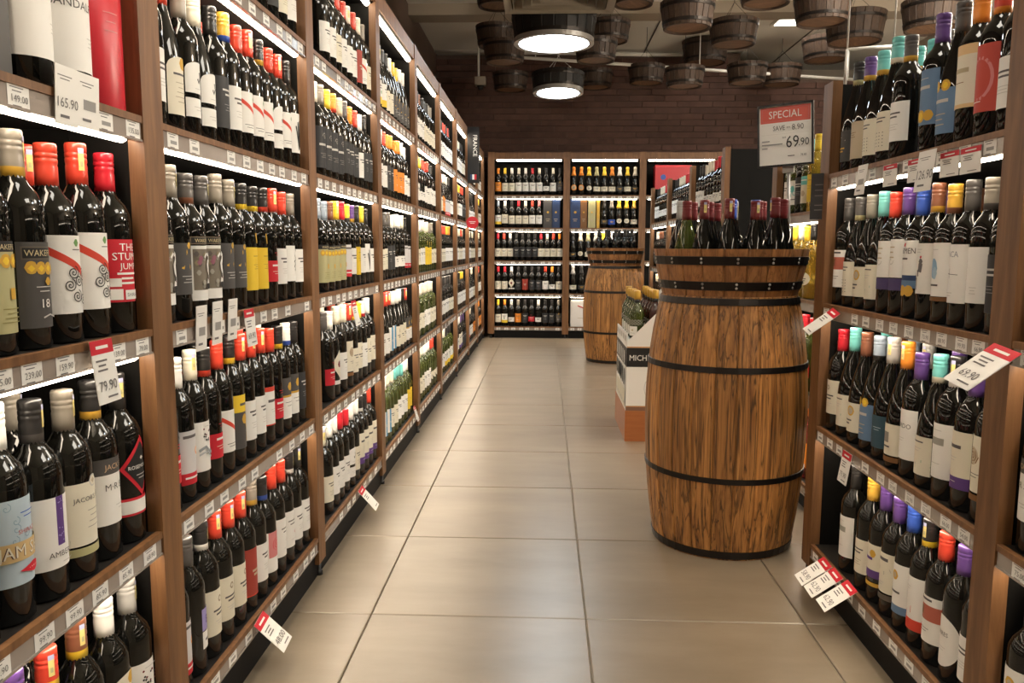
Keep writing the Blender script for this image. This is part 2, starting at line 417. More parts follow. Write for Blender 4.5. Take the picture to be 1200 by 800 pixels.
# ---------------------------------------------------------------- shelving
POST = .072; PITCHY = .962; ZS = [.13, .506, .875, 1.24, 1.60]; ZTOP = 1.99
def mirrored(mb, side):
    """the shelving is modelled for the wall run (front towards +x); side = -1 turns it round to face -x"""
    if side < 0: mb.v = [(-x, y, z) for x, y, z in mb.v]; mb.f = [tuple(reversed(f)) for f in mb.f]
    return mb
def shelving_bay(name, label, loc, rz, length, shelves, top, near_post=False, cornice=True, tags=None, side=1, depth=.46, seed=0, panel_top=None, group=None, led_rows=None, drop={}):
    """front plane at local x = 0, running from y = 0 to y = length, far post included"""
    rr = random.Random(seed); t = empty(name, loc, rz); tag(t, label, 'shelving', group)
    def part(n, mb, mat, par=t): return link(n, mirrored(mb, side).mesh(n, mat), par)
    inner = length-POST; ptop = top+.08 if cornice else top
    for y in ([inner] + ([-POST] if near_post else [])):
        part('post', MB().box((-.028, y, .045), (0, y+POST, ptop)), 'shelf_wood')
        part('foot', MB().lathe([(.013, .0), (.013, .012), (.008, .014), (.008, .05)], 10, org=(-.013, y+POST/2, 0)), 'black_iron')
        sp = MB().box((-depth, y+.003, .045), (-.029, y+POST-.003, ptop-.01))
        for k in range(int((ptop-.2)/.06)):
            for s_ in (y+.0025, y+POST-.0025): sp.box((-.14, s_-.0006, .12+k*.06), (-.132, s_+.0006, .15+k*.06))
        part('side_panel', sp, 'black_panel')
    pt = panel_top or top
    part('back_panel', MB().box((-depth-.012, 0, .02), (-depth, inner, pt)), 'black_panel')
    part('plinth', MB().box((-depth, 0, 0), (-.014, length-.003, .082)), 'plinth_shade_black')  # set forward and near black to stand in for shade under the shelf
    if cornice:
        part('top_panel', MB().box((-depth, 0, top), (-.012, inner, top+.02)), 'black_panel')
        part('cornice', MB().box((-.022, 0, top+.004), (-.004, inner, top+.075)), 'shelf_wood')
        lo = part('led_strip', MB().lathe([(.0115, 0), (.0115, inner-.05)], 10).move(Matrix.Translation((-.03, .025, top-.006)) @ Matrix.Rotation(-PI/2, 4, 'X')), 'led')
    for i, z in enumerate(shelves):
        s = part('shelf', MB().box((-depth, .001, z-.02), (-.013, inner-.001, z)), 'shelf_top')
        part('edge_strip', MB().box((-.013, .001, z-.011), (-.001, inner-.001, z+.001)), 'shelf_wood', s)
        part('price_rail', MB().box((-.013, .001, z-.042), (-.004, inner-.001, z-.0112)).box((-.004, .001, z-.042), (-.0015, inner-.001, z-.0385)), 'price_channel', s)
        if i and (led_rows is None or i in led_rows):
            dz = drop.get(i, 0)
            part('led_strip', MB().lathe([(.0115, 0), (.0115, inner-.05)], 10).move(Matrix.Translation((-.026, .025, z-.035-dz)) @ Matrix.Rotation(-PI/2, 4, 'X')), 'led', s)
        T = (tags or {}).get(i)
        if T is None:
            n = int(inner/.085); T = [((k+.5)*inner/n+rr.uniform(-.012, .012), '') for k in range(n) if rr.random() < .93]
        for y, p in T:
            o = link('price_tag', tag_mesh(p), s, (-.0033*side if False else (-.0033 if side > 0 else .0033), y, z-.043+rr.uniform(0, .001)), PI/2 if side > 0 else -PI/2)
    return t
def ty(u, v, x=XL, y0=0):   # distance along the run of a tag seen at pixel u
    return y_of(u, x, EYE-(v-290)/928) - y0
ORD = 'first second third fourth fifth sixth seventh eighth ninth tenth eleventh twelfth thirteenth fourteenth fifteenth'.split()
def ypx(u, v, X):
    d = ray(u, v); return d.y*X/d.x
BAYS = [(.471+PITCHY*k) for k in range(9)]
tags0 = {3: [(ypx(u, v, XL)-BAYS[0], p) for u, v, p in ((24, 105, '149.00'), (126, 145, ''), (158, 150, '135.00'))] + [(.12, ''), (.3, '')],
         2: [(ypx(u, v, XL)-BAYS[0], p) for u, v, p in ((4, 440, '175.00'), (40, 430, '239.00'), (79, 422, '159.90'), (141, 408, '139.00'), (169, 400, '79.00'))] + [(.2, ''), (.3, '')],
         1: [(ypx(u, v, XL)-BAYS[0], p) for u, v, p in ((2, 785, '59.90'), (55, 742, '99.90'), (90, 712, '99.90'), (120, 690, '85.90'), (150, 665, '85.90'), (178, 648, '68.90'))]}
for k in range(9):
    ln = PITCHY if k < 8 else YB+.0-BAYS[8]
    if k == 8: ln = max(ln, .3)
    shelving_bay('wall_shelving', f'{ORD[k]} bay of the long wooden wine shelving along the wall, counted from the camera', (XL, BAYS[k], 0), 0, ln, ZS, ZTOP, k == 0,
                 tags=tags0 if k == 0 else None, seed=k, group='long wall shelving', drop={2: .006} if k == 0 else {})
XBK = [x_of(572, YB, 1), x_of(657, YB, 1)]
BW = .84
for k in range(4):
    shelving_bay('end_shelving', f'{ORD[k]} bay of the shelving across the end of the aisle, counted from the corner', (XBK[0]+.07+BW*k, YB, 0), -PI/2, BW, ZS[:], ZTOP, k == 0,
                 seed=20+k, depth=.42, side=1, group='end wall shelving')


GOND = [.12, .49, .86, 1.235]
tagsR = {2: [(ypx(u, v, XR)-1.492, p) for u, v, p in ((967, 366, ''), (1000, 372, ''), (1013, 376, ''), (1029, 381, '79.90'), (1045, 385, '79.90'), (1063, 390, '73.90'), (1082, 396, '73.90'), (1101, 402, '88.90'), (1124, 406, '99.90'), (1144, 410, '66.90'))],
         1: [(ypx(u, v, XR)-1.492, p) for u, v, p in ((960, 510, ''), (971, 520, ''), (982, 528, ''), (1012, 550, ''), (1030, 562, '79.90'), (1044, 573, '59.90'), (1064, 585, '53.90'), (1083, 597, '52.00'), (1106, 615, '66.00'), (1127, 632, '54.00'))]}
for k, y in enumerate((.53, 1.492)):
    shelving_bay('island_shelving', ('near bay of the low island shelving, cut off by the picture edge', 'low island shelving bay beside the big barrel, four rows of bottles')[k],
                 (XR, y, 0), 0, PITCHY, GOND, 1.50, k == 0, False, tags=tagsR if k else {1: [(.82, '75.00'), (.72, '')]}, side=-1, seed=40+k, panel_top=1.22, group='island shelving')
shelving_bay('spirits_shelving', 'set-back shelving behind the big barrel holding yellow and green bottles', (1.02, 2.53, 0), 0, 1.15, [.1, .45, .82, 1.165], 1.42, True, False,
             tags={0: [], 1: [], 2: [], 3: []}, side=-1, seed=50, panel_top=1.42)
for k in range(3):
    shelving_bay('middle_shelving', f'{ORD[k]} bay of the low shelving beyond the carton stack, facing the long wall', (.94, 4.365+PITCHY*k, 0), 0, PITCHY, GOND, 1.55, k == 0, False,
                 side=-1, seed=60+k, panel_top=1.4, group='middle shelving')

# ---------------------------------------------------------------- bottles
PROF = {
 'bord': [(.033, 0), (.0375, .004), (.0375, .186), (.0362, .199), (.0305, .214), (.0215, .226), (.0160, .236), (.0146, .250), (.0146, .297)],
 'burg': [(.036, 0), (.0405, .004), (.0405, .118), (.0385, .142), (.0315, .178), (.0215, .213), (.0162, .236), (.0148, .252), (.0148, .300)],
 'champ': [(.036, 0), (.0405, .004), (.0405, .140), (.0390, .165), (.0315, .205), (.0225, .240), (.0170, .268), (.0165, .310)],
 'flask': [(.034, 0), (.038, .004), (.039, .10), (.038, .135), (.028, .16), (.0165, .18), (.0150, .19), (.0150, .235)],
 'big': [(.042, 0), (.0475, .005), (.0475, .19), (.045, .215), (.034, .25), (.022, .285), (.018, .31), (.017, .37)]}
RAD = {'bord': .0375, 'burg': .0405, 'champ': .0405, 'flask': .039, 'big': .0475}
HIGH = {'bord': .30, 'burg': .303, 'champ': .315, 'flask': .25, 'big': .375}
KIND = {('bord', 'dark_glass'): 'red_wine_bottle', ('burg', 'dark_glass'): 'sloping_wine_bottle', ('big', 'dark_glass'): 'magnum_bottle', ('bord', 'brown_glass'): 'dark_wine_bottle'}
BODY = {}
def body_mesh(t, gl, seg=20):
    if (t, gl) not in BODY: BODY[t, gl] = MB().lathe(PROF[t], seg).mesh('bottle_glass', gl)
    return BODY[t, gl]
def cap_mesh(t, code):
    key = ('cap', t, code)
    if key in BODY: return BODY[key]
    st = '*' in code; c = code.replace('*', ''); a = c[0]; b2 = c[1] if len(c) > 1 else a; top = c[2] if len(c) > 2 else a
    m = MB(); h = HIGH[t]
    if t == 'champ':
        m.lathe([(.0300, .218), (.0237, .2405), (.0177, .2685), (.0172, .283), (.0195, .287), (.0195, .300), (.0165, .312), (.006, .3155)], 16, cols=[b2, b2, a, a, a, a, a, a])
    elif t == 'flask':
        m.lathe([(.0155, .188), (.0155, .205)], 14, cols=['k', 'k']); m.lathe([(.0185, .2052), (.0185, .248), (.016, .2505)], 14, cols=[a, a, a])
    else:
        z0 = h-.066
        P = [(.0160, z0), (.0160, z0+.016), (.0160, z0+.0305), (.0152, z0+.034), (.0160, z0+.0375), (.0160, z0+.042), (.0150, z0+.0435), (.0160, z0+.045), (.0160, z0+.050), (.0150, z0+.0515), (.0160, z0+.053), (.0160, h-.003), (.0148, h), (.004, h+.0003)]
        cols = [b2, a, a, a, a, a, a, a, a, a, a, top, top, top]
        m.lathe(P, 16, cols=cols)
    if st:
        s = Sheet().rect(-.0045, 0, .0045, .026, (.72, .60, .22), .003).rect(-.0045, .026, .0045, .034, (.4, .42, .62), .003).rect(-.002, .006, .002, .014, 'q', .004)
        s.bend(m, .0161 if t != 'champ' else .02, h-.042, 0, -.5 if R.random() < .6 else .4)
    BODY[key] = m.mesh('capsule', 'print_foil'); return BODY[key]
# label designs: (description, builder(sheet, r) -> (z0)); u = 0 is the front, heights in metres
def DS(f): return f
def base(s, w, h, c): return s.rect(-w, 0, w, h, c)
INK = (.10, .09, .09)
def d_w(s): base(s, .043, .095, 'w').lines(0, .066, .05, 2, INK, .009, .004).lines(0, .04, .04, 3); return .045
def d_c(s): base(s, .043, .09, 'c').lines(0, .062, .05, 2, INK, .009, .0035).lines(0, .035, .04, 3, (.35, .3, .2)); return .045
def d_cr(s): base(s, .043, .10, 'c').disc(0, .077, .008, (.35, .28, .2)).disc(0, .077, .005, 'c').lines(0, .052, .05, 2, INK, .009, .004).lines(0, .03, .04, 2); return .05
def d_ws(s): base(s, .043, .095, 'w').seg(-.043, .078, .043, .03, .009, 'r').lines(-.01, .018, .04, 2, INK).disc(.008, .08, .006, (.2, .3, .15)); return .05
def d_wss(s):
    base(s, .045, .118, 'w').seg(-.045, .098, .045, .048, .011, 'r').disc(.004, .107, .006, (.15, .3, .1)).lines(.004, .096, .02, 1, INK)
    for u, v in ((.006, .05), (-.012, .043), (.022, .040), (.0, .026), (.016, .022), (.026, .058), (-.006, .062)): s.line(spiral(u, v, .0105), .0016, 'k')
    return .045
def d_sj(s):
    base(s, .043, .105, 'R')
    for i, (t, h) in enumerate((('THE', .0125), ('STUMP', .0125), ('JUMP', .0105), ('', .007))):
        if t: s.text(t, -.003, .086-i*.0155, h, 'w', 0, 0, 1.1)
    s.lines(-.006, .046, .045, 3, 'w', .008, .0035).rect(-.043, .004, -.018, .022, 'w').rect(-.014, .004, .02, .02, 'w').rect(-.04, .026, -.02, .04, 'w').text('SHIRAZ', .003, .009, .006, INK); return .052
def d_wk(s):
    base(s, .042, .118, 'G').rect(-.036, .094, .036, .112, (.12, .10, .08)).rect(-.034, .096, .034, .11, 'k').text('WAKEFIELD', 0, .099, .0085, (.6, .5, .3))
    for u in (-.024, -.010, .004, .018): s.disc(u, .082+R.uniform(-.002, .002), .009, 'Y').disc(u, .082, .005, 'y')
    s.lines(-.006, .056, .03, 2, 'a').text('18', -.006, .028, .012, 'w').disc(.0, .064, .006, 'Y').line([(-.012, .014), (.0, .018), (.012, .014), (.018, .017)], .002, 'a'); return .03
def d_wb(s):
    base(s, .042, .122, 'q').rect(-.042, .108, .042, .122, 'k').text('WAKEFIELD', 0, .111, .007, (.6, .5, .3))
    for u in (-.024, -.008, .008, .024): s.disc(u, .096, .0095, 'Y').disc(u, .096, .0055, 'y')
    s.rect(-.004, .045, .006, .06, 'Y').lines(0, .032, .04, 4, (.3, .27, .1)); return .03
def d_sh(s):
    base(s, .043, .115, 'w').rect(-.034, .022, .043, .108, (.2, .17, .13)).rect(-.038, .118, .043, .134, (.16, .12, .08)).rect(-.036, .12, .042, .132, 'k').text('WAKEFIELD', 0, .122, .0075, (.55, .45, .25))
    for i in range(14): s.disc(-.028+.064*R.random(), .03+.07*R.random(), .006, R.choice([(.3, .25, .15), (.12, .10, .09), (.3, .12, .16), (.35, .33, .28)]))
    s.line([(.004, .098), (.012, .094), (.010, .084), (.004, .076), (.006, .064), (.014, .055), (.016, .043), (.010, .034), (.003, .038), (.006, .044)], .010, 'w').line([(.0, .099), (-.008, .090)], .005, 'w').rect(.0, .024, .03, .036, 'k'); return .035
def d_yl(s): base(s, .043, .105, 'y').lines(.006, .083, .05, 1, 'D').lines(.006, .062, .05, 3, 'D', .005, .0008).seg(-.004, .14, .002, .115, .006, 'Y'); return .04
def d_gd(s): base(s, .042, .10, 'G').line([(-.02, .05), (-.008, .085), (.002, .05), (.012, .088), (.018, .05)], .006, 'Y').disc(0, .095, .007, 'Y').lines(0, .035, .05, 3, 'a'); return .05
def d_rd(s): base(s, .043, .055, 'R').lines(0, .04, .05, 1, 'w', th=.005).lines(0, .026, .05, 2, 'c').lines(0, .075, .03, 2, 'R'); return .055
def d_rw(s): base(s, .043, .09, (.62, .6, .6)).rect(-.043, -.022, .043, .002, 'R').disc(.012, .045, .009, 'o').disc(.012, .045, .005, 'c').lines(-.008, .075, .05, 1, INK, th=.006).lines(-.006, -.01, .05, 1, 'w', th=.004); return .06
def d_pu(s):
    base(s, .043, .108, 'w').rect(-.008, .034, .006, .108, 'p')
    for i in range(14): s.disc(-.006+.010*R.random(), .04+.064*R.random(), .0014, 'v', n=6)
    s.text('AMBERLEY', .004, .018, .0085, INK, 0, 0, .95).lines(.01, .008, .03, 1); return .048
def d_js(s):
    base(s, .045, .118, 'h')
    for i in range(10):
        u = -.04+.08*R.random(); v = .06+.05*R.random(); s.line(spiral(u, v, .007, 1.2, 10), .001, (.25, .36, .45))
    s.lines(0, .098, .03, 2, 'u').text('SHIRAZ', -.004, .07, .006, (.5, .08, .05)).rect(-.045, .034, .045, .06, (.6, .42, .2)).text('JAM SHED', 0, .039, .017, (.12, .07, .05), 0, 0, .85).text('JAM SHED', .0005, .0395, .0165, 'c', 0, 0, .85)
    s.poly([(-.02, .02), (.004, .028), (.028, .02), (.004, .012)], 'R'); s.lines(.004, .019, .02, 1, 'w'); return .055
def d_jc(s): base(s, .043, .10, 'c').disc(.008, .1, .010, 'a').disc(.008, .1, .008, 'c').disc(.008, .1, .005, 'T').text("JACOB'S CREEK", .008, .07, .0075, INK).lines(.006, .054, .03, 4, (.4, .36, .3), .009).rect(-.043, -.016, .043, -.003, 'q'); return .055
def d_jk(s): base(s, .043, .085, 'w').rect(-.043, .085, .043, .112, 'G').text('JACK ESTATE', .012, .093, .009, (.6, .4, .25)).text('M\u00b7R SERIES', .01, .058, .011, INK).lines(.01, .03, .04, 2); return .06
def d_ro(s):
    s.poly([(-.042, .085), (0, .14), (.042, .085), (0, .03)], 'R'); s.k += 1; s.poly([(-.034, .085), (0, .13), (.034, .085), (0, .04)], 'k'); s.k += 1
    s.rect(-.043, .0, .043, .032, 'R').rect(-.043, .004, .043, .027, 'w').text('ROSEMOUNT', 0, .082, .0065, 'w').lines(0, .07, .03, 2, 'a').disc(0, .1, .004, 'a'); return .05
def d_sa(s): base(s, .056, .125, 'w').text('SANDALFORD', .006, .09, .0125, INK).lines(.02, .05, .03, 3); return .04
def d_bk(s): base(s, .043, .11, (.03, .03, .032)).lines(0, .08, .05, 2, 'a', .01, .004).lines(0, .05, .04, 3, (.25, .25, .25)); return .04
def d_bo(s): base(s, .043, .13, (.025, .025, .028)).line(spiral(0, .1, .012, 1.5, 14), .003, (.3, .28, .25)).lines(0, .07, .06, 1, 'a', th=.007).lines(0, .045, .05, 3, (.3, .28, .25)); return .03
def d_ar(s):
    s.rect(-.036, 0, .036, .038, 'w').rect(-.036, .048, .036, .095, 'w').disc(0, .095, .036, 'w', .016, 20).line([(.004, .092), (.008, .08), (.0, .07), (-.004, .078)], .005, 'k').lines(0, .057, .03, 1).lines(0, .02, .04, 2); return .04
def d_va(s): s.rect(-.036, 0, .036, .09, 'c').disc(0, .09, .036, 'c', .02, 20).disc(.006, .098, .012, 'Y').disc(.018, .093, .009, 'Y').lines(0, .075, .05, 1, INK, th=.004).lines(0, .06, .04, 5, (.4, .35, .25), .009); return .06
def d_pp(s): s.rect(-.008, .04, .03, .088, 'v').rect(-.008, .0, .03, .038, 'w').text('B', .011, .054, .018, 'p').lines(.01, .016, .02, 1, INK, th=.005); return .055
def d_br(s): base(s, .043, .12, 'm').lines(0, .06, .03, 2, 'T', .01, .006).rect(-.043, .0, .043, .003, 'r'); return .04
def d_pk(s): base(s, .043, .11, 'w').rect(-.03, .04, .03, .11, 'P').line(spiral(0, .075, .02, 3, 30), .002, 'R'); return .04
def d_st(s):
    base(s, .043, .105, 'w')
    for i in range(16): s.disc(-.02+.045*R.random(), .06+.03*R.random(), .0025, R.choice(['i', 'k']), n=7)
    s.line([(-.03, .045), (-.012, .052), (.0, .04), (.018, .034), (.034, .042)], .006, (.3, .32, .33)).line([(-.03, .036), (-.01, .042), (.006, .028), (.03, .03)], .004, (.4, .42, .43)).lines(0, .095, .03, 1); return .045
def d_fan(s):
    base(s, .043, .11, 'w')
    for i in range(6): s.seg(-.005, .01, .03*math.cos(.5+i*.35), .02+.07*math.sin(.5+i*.35), .005, 'k')
    return .045
def d_sc(s):
    base(s, .043, .10, 'w')
    for i in range(14): s.line([(-.02+.03*R.random()+.012, .02+.07*i/14), (-.01+.03*R.random()+.008, .024+.07*i/14)], .004, 'k')
    return .05
def d_lo(s): base(s, .043, .05, 'w').lines(0, .035, .04, 2, INK, .01, .004); return .05
def d_dl(s): base(s, .043, .06, 'w').rect(-.043, .06, .043, .066, 'Y').rect(-.043, .066, .043, .115, 'G').disc(0, .09, .012, 'Y').lines(0, .045, .05, 2, INK, .01); return .04
def d_wr(s): base(s, .043, .105, 'w').disc(.012, .04, .006, 'R').lines(0, .075, .05, 2, INK, .01, .003).lines(0, .02, .03, 1); return .05
def d_ya(s): base(s, .043, .125, 'G').rect(-.043, .085, .043, .125, 'y').lines(0, .1, .05, 1, INK, th=.006).disc(-.005, .068, .012, 'Y').line([(0, .06), (.01, .04), (.004, .015)], .006, 'Y'); return .04
def d_wt(s): base(s, .043, .10, 'w').rect(-.043, .088, .043, .10, 'r').lines(0, .06, .05, 1, INK, th=.007).lines(0, .04, .03, 2).rect(-.043, 0, .043, .003, 'r'); return .05
def d_bl(s): base(s, .042, .095, 'B').disc(-.012, .1, .012, 'Y').disc(-.012, .1, .007, 'y').disc(.014, .1, .012, 'Y').disc(.014, .1, .007, 'y').lines(0, .065, .05, 1, 'a', th=.007).lines(0, .04, .04, 3, 'T', .011, .002); return .03
def d_bt(s): base(s, .042, .12, 'B').lines(0, .1, .04, 1, 'a').lines(0, .078, .05, 1, 'a', th=.007).disc(.0, .02, .014, 'Y').disc(0, .02, .009, 'y').disc(.022, .02, .012, 'Y').disc(-.02, .02, .012, 'Y'); return .06
def d_bs(s): base(s, .042, .08, 'd').line([(-.02, .06), (-.014, .045), (-.024, .035), (-.012, .02)], .002, 'a').lines(.01, .05, .03, 2, 'h'); return .03
def d_ls(s):
    base(s, .042, .088, 'c').line([(-.042, .022), (-.02, .03), (0, .023), (.02, .032), (.042, .024)], .006, (.25, .4, .3)).line([(-.042, .014), (0, .017), (.042, .013)], .005, (.45, .5, .25)).lines(0, .074, .05, 1, INK, th=.003).lines(0, .06, .04, 2); return .03
def d_gs(s): base(s, .042, .08, 'c').disc(.006, .058, .014, 'Y').disc(.006, .058, .010, 'T').lines(-.01, .03, .05, 2, INK, .009, .004); return .035
def d_rs(s):
    base(s, .043, .11, 'w').line([(-.014, .03), (-.012, .042), (0, .044), (.008, .05), (.010, .066)], .014, (.12, .11, .12)).disc(.010, .07, .007, (.13, .12, .12)).line([(.008, .078), (.012, .082)], .005, 'R')
    s.line([(-.016, .038), (-.026, .058), (-.03, .05)], .007, (.15, .14, .15)).seg(-.002, .035, -.002, .008, .003, 'k').lines(0, .096, .03, 2); return .06
def d_bf(s): base(s, .043, .115, 'w').disc(0, .06, .014, (.24, .4, .55), .022).disc(.006, .05, .008, (.35, .5, .62), .014).lines(0, .1, .03, 1).lines(0, .022, .04, 1, INK, th=.004).rect(-.043, -.01, .043, -.001, 'D'); return .06
def d_fc(s): base(s, .043, .12, 'w').text('FINCA', 0, .094, .012, (.3, .3, .34)).seg(-.025, .06, .025, .058, .001, 'k').seg(0, .05, 0, .07, .001, 'k').lines(0, .02, .03, 2); return .05
def d_vt(s): base(s, .043, .11, 'w').text('VISIONARIO', -.012, .055, .008, 'D', 0, PI/2).lines(.015, .03, .02, 3); return .055
def d_rc(s):
    base(s, .043, .115, 'w').line([(-.043, .02), (-.02, .03), (-.006, .024), (.012, .038), (.043, .024)], .016, 'r').rect(-.043, -.01, .043, .016, 'r').lines(0, .09, .02, 2); return .05
def d_ov(s): s.disc(0, .05, .046, 'w', .056, 26).text('TORRES', -.004, .062, .009, INK).lines(0, .035, .03, 2); return .04
def d_pb(s): base(s, .043, .095, 'c').rect(-.043, -.024, .043, .001, 'p').lines(0, -.01, .03, 1, 'a').lines(0, .06, .05, 1, INK, th=.007).lines(0, .04, .03, 2); return .07
def d_gp(s): base(s, .043, .085, 'c').rect(-.043, .0, .043, .02, 'p').disc(.012, .062, .010, 'Y').lines(-.01, .045, .05, 1, 'p', th=.007).rect(-.043, -.022, .043, -.012, 'Y'); return .065
def d_bb(s): base(s, .043, .10, 'w').rect(-.043, -.018, .043, .001, 'B').disc(.004, .072, .012, 'Y').disc(.004, .072, .007, 'T').lines(0, .03, .05, 1, INK, th=.005); return .06
def d_nr(s): base(s, .043, .10, 'c').lines(0, .08, .05, 1, INK, th=.008).line([(-.03, .05), (-.01, .058), (.012, .05), (.03, .06)], .009, (.5, .47, .4)).lines(0, .025, .03, 2).rect(-.043, -.018, .043, -.004, (.12, .1, .08)); return .06
def d_rr(s): base(s, .043, .13, (.50, .07, .05)).line([(.028*math.cos(t/3), .065+.04*math.sin(t/3)) for t in range(-5, 12)], .006, 'P').text('R', -.026, .08, .014, 'w').lines(-.01, .02, .04, 1, 'w'); return .05
def d_or(s): base(s, .043, .125, 'c').rect(-.043, .105, .043, .125, (.72, .5, .26)).rect(-.043, 0, .043, .008, (.72, .5, .26)).lines(0, .07, .06, 1, (.45, .38, .25), th=.009).lines(0, .05, .04, 1, 'D'); return .07
def d_dt(s):
    base(s, .042, .095, 'c').lines(0, .078, .05, 2, INK, .008, .003)
    for i in range(5):
        for j in range(5): s.disc(-.02+.01*i, .012+.008*j, .0018, INK, n=6)
    return .03
def d_tn(s): base(s, .042, .10, 'T').lines(0, .07, .03, 3, 'D'); return .03
def d_dg(s): base(s, .042, .085, (.05, .05, .05)).lines(0, .035, .04, 2, 'Y', .008, .004).line([(-.02, .06), (0, .068), (.02, .058)], .003, 'a'); return .03
def d_mn(s): base(s, .043, .08, 'w').rect(-.043, -.03, .043, .0, 'n').rect(-.043, -.03, .043, -.012, 'B').disc(-.02, -.036, .013, 'Y').disc(0, -.036, .013, 'Y').disc(.02, -.036, .013, 'Y').text('CARMEN', 0, .05, .013, INK, 0, 0, .9).lines(0, .036, .03, 1, INK, th=.004).line([(0, .066), (.004, .074)], .005, 'R'); return .10
def d_wp(s): base(s, .043, .09, 'w').rect(-.043, -.03, .043, -.002, (.07, .05, .14)).lines(0, .07, .03, 3, 'T', .012, .003).line(spiral(0, .04, .012, 1, 12), .002, 'a'); return .09
def d_rp(s): base(s, .043, .12, 'w').text('RAPIDO', .002, .075, .011, INK).lines(0, .05, .03, 2).rect(-.04, .02, -.03, .04, INK); return .045
def d_mo(s): base(s, .043, .115, 'w').rect(-.03, .07, .02, .085, (.35, .34, .3)).lines(0, .1, .03, 1).lines(0, .03, .03, 1); return .045
def d_tr(s): base(s, .042, .075, 'c').rect(-.014, .03, .014, .055, (.25, .23, .2)).lines(0, .018, .04, 1, INK, th=.004).rect(-.042, -.016, .042, -.004, 'D'); return .04
def d_cs(s): base(s, .043, .11, 'c').disc(-.004, .07, .018, 'T').line(spiral(-.004, .07, .018, 3, 24), .002, 'D').lines(0, .035, .04, 2, INK).rect(-.043, -.016, .043, -.004, 'D'); return .06
def d_pc(s): base(s, .043, .105, 'w').rect(-.043, .05, .043, .085, (.45, .12, .08)).rect(-.043, .06, .0, .08, 'D').lines(0, .03, .04, 2, INK).lines(0, .095, .05, 1, INK, th=.005); return .05
def d_dm(s): s.poly([(-.042, .05), (0, .10), (.042, .05), (0, .0)], 'c'); s.k += 1; s.disc(0, .05, .012, 'i').rect(-.043, -.02, .043, -.006, 'w'); return .065
def d_og(s): base(s, .043, .10, 'o').lines(0, .07, .05, 2, INK, .01, .004).lines(0, .03, .04, 2, 'w'); return .045
def d_yw(s): base(s, .043, .10, 'w').rect(-.043, .0, .043, .03, 'y').lines(0, .075, .05, 2, INK, .01, .004).disc(0, .05, .008, (.2, .4, .2)); return .04
def d_bw(s): base(s, .043, .11, 'w').rect(-.012, .0, .012, .11, (.1, .3, .5)).lines(0, .05, .03, 2, 'w'); return .04
def d_cl(s): s.disc(0, .035, .032, 'c', .026, 20).lines(0, .034, .03, 2, INK, .008, .003); return .045
def d_cw(s): base(s, .05, .05, 'c').lines(0, .035, .05, 2, INK, .01, .004); return .045
def d_ck(s): base(s, .05, .05, 'k').rect(-.048, .002, .048, .048, (.05, .05, .05)).lines(0, .03, .05, 2, 'Y', .01, .004); return .045
def d_cb(s): base(s, .05, .055, 'u').lines(0, .03, .05, 2, 'Y', .01, .004); return .04
def d_co(s): s.disc(0, .04, .034, 'o', .032, 20).disc(0, .04, .026, 'T', .024, 18).lines(0, .045, .03, 2, 'D', .01, .003); return .045
def d_oct(s):
    base(s, .04, .10, 'w').disc(0, .065, .012, 't', .014)
    for i in range(6): s.line([(0, .06), (.012*math.cos(i*1.05), .055+.016*math.sin(i*1.05)), (.022*math.cos(i*1.05+.3), .055+.024*math.sin(i*1.05+.3))], .003, 't')
    s.lines(0, .02, .04, 1, INK, th=.004); return .04
def d_tt(s): base(s, .04, .11, 'c').rect(-.04, .075, .04, .11, 't').lines(0, .092, .04, 1, 'w', th=.004).disc(0, .04, .012, 'T'); return .04
def d_fl(s):
    base(s, .026, .05, 'w').disc(0, .03, .006, 'T').lines(0, .014, .03, 1, INK)
    for i in range(-3, 4): s.seg(i*.016-.018, .056, i*.016+.018, .086, .0016, 'a').seg(i*.016+.018, .056, i*.016-.018, .086, .0016, 'a')
    return .014
DESC = dict(w='plain white label', c='plain cream label', cr='cream crested label', ws='white red-slash label', wss='red slash and spiral label', sj='red lettered label', wk='charcoal label, gold seals',
    wb='olive label, gold seals', sh='white seahorse label', yl='yellow label', gd='black label, gold figure', rd='low red label', rw='grey label, red foot', pu='white label, purple strip', js='pale blue label',
    jc='cream medallion label', jk='black-topped white label', ro='red diamond label', sa='big white label', bk='black label', bo='tall black label', ar='arched white bird label', va='arched cream sealed label',
    pp='small purple label', br='tall maroon label', pk='pink patterned label', st='cherry branch label', fan='black fan label', sc='black script label', lo='low white label', dl='gold-lined half black label', wr='red-dotted white label',
    ya='yellow and black label', wt='red-edged white label', bl='blue label, gold seals', bt='tall blue label', bs='deep teal label', ls='landscape cream label', gs='cream gold-seal label', rs='rooster label', bf='blue face label',
    fc='white cross-line label', vt='vertical lettered label', rc='red skyline label', ov='oval white label', pb='cream label, purple foot', gp='cream purple-banded label', bb='white label, blue foot', nr='cream label, brown foot',
    rr='red ring label', dt='dotted cream label', tn='tan label', dg='small black label', mn='white and navy label', wp='white label, violet foot', rp='tall white lettered label', mo='white label, grey picture', tr='cream tree label',
    cs='cream round-print label', pc='white label, red picture', dm='cream diamond label', og='orange label', yw='white label, yellow foot', bw='white blue-striped label', cl='oval cream label', cw='wide cream label',
    ck='black gold-print label', cb='blue gold-print label', co='round orange label', oct='teal octopus label', tt='teal-topped label', fl='little white label')
DESC['or'] = 'cream label, orange edges'
CAPN = dict(r='red', R='crimson', k='black', w='white', c='cream', g='taupe', G='charcoal', y='yellow', Y='gold', u='blue', p='purple', t='turquoise', o='orange', b='brown', s='silver', l='slate', D='copper', i='burgundy',
    B='steel-blue', T='tan', q='olive', m='maroon', P='pink', n='navy', h='grey-blue')
LAB = {}
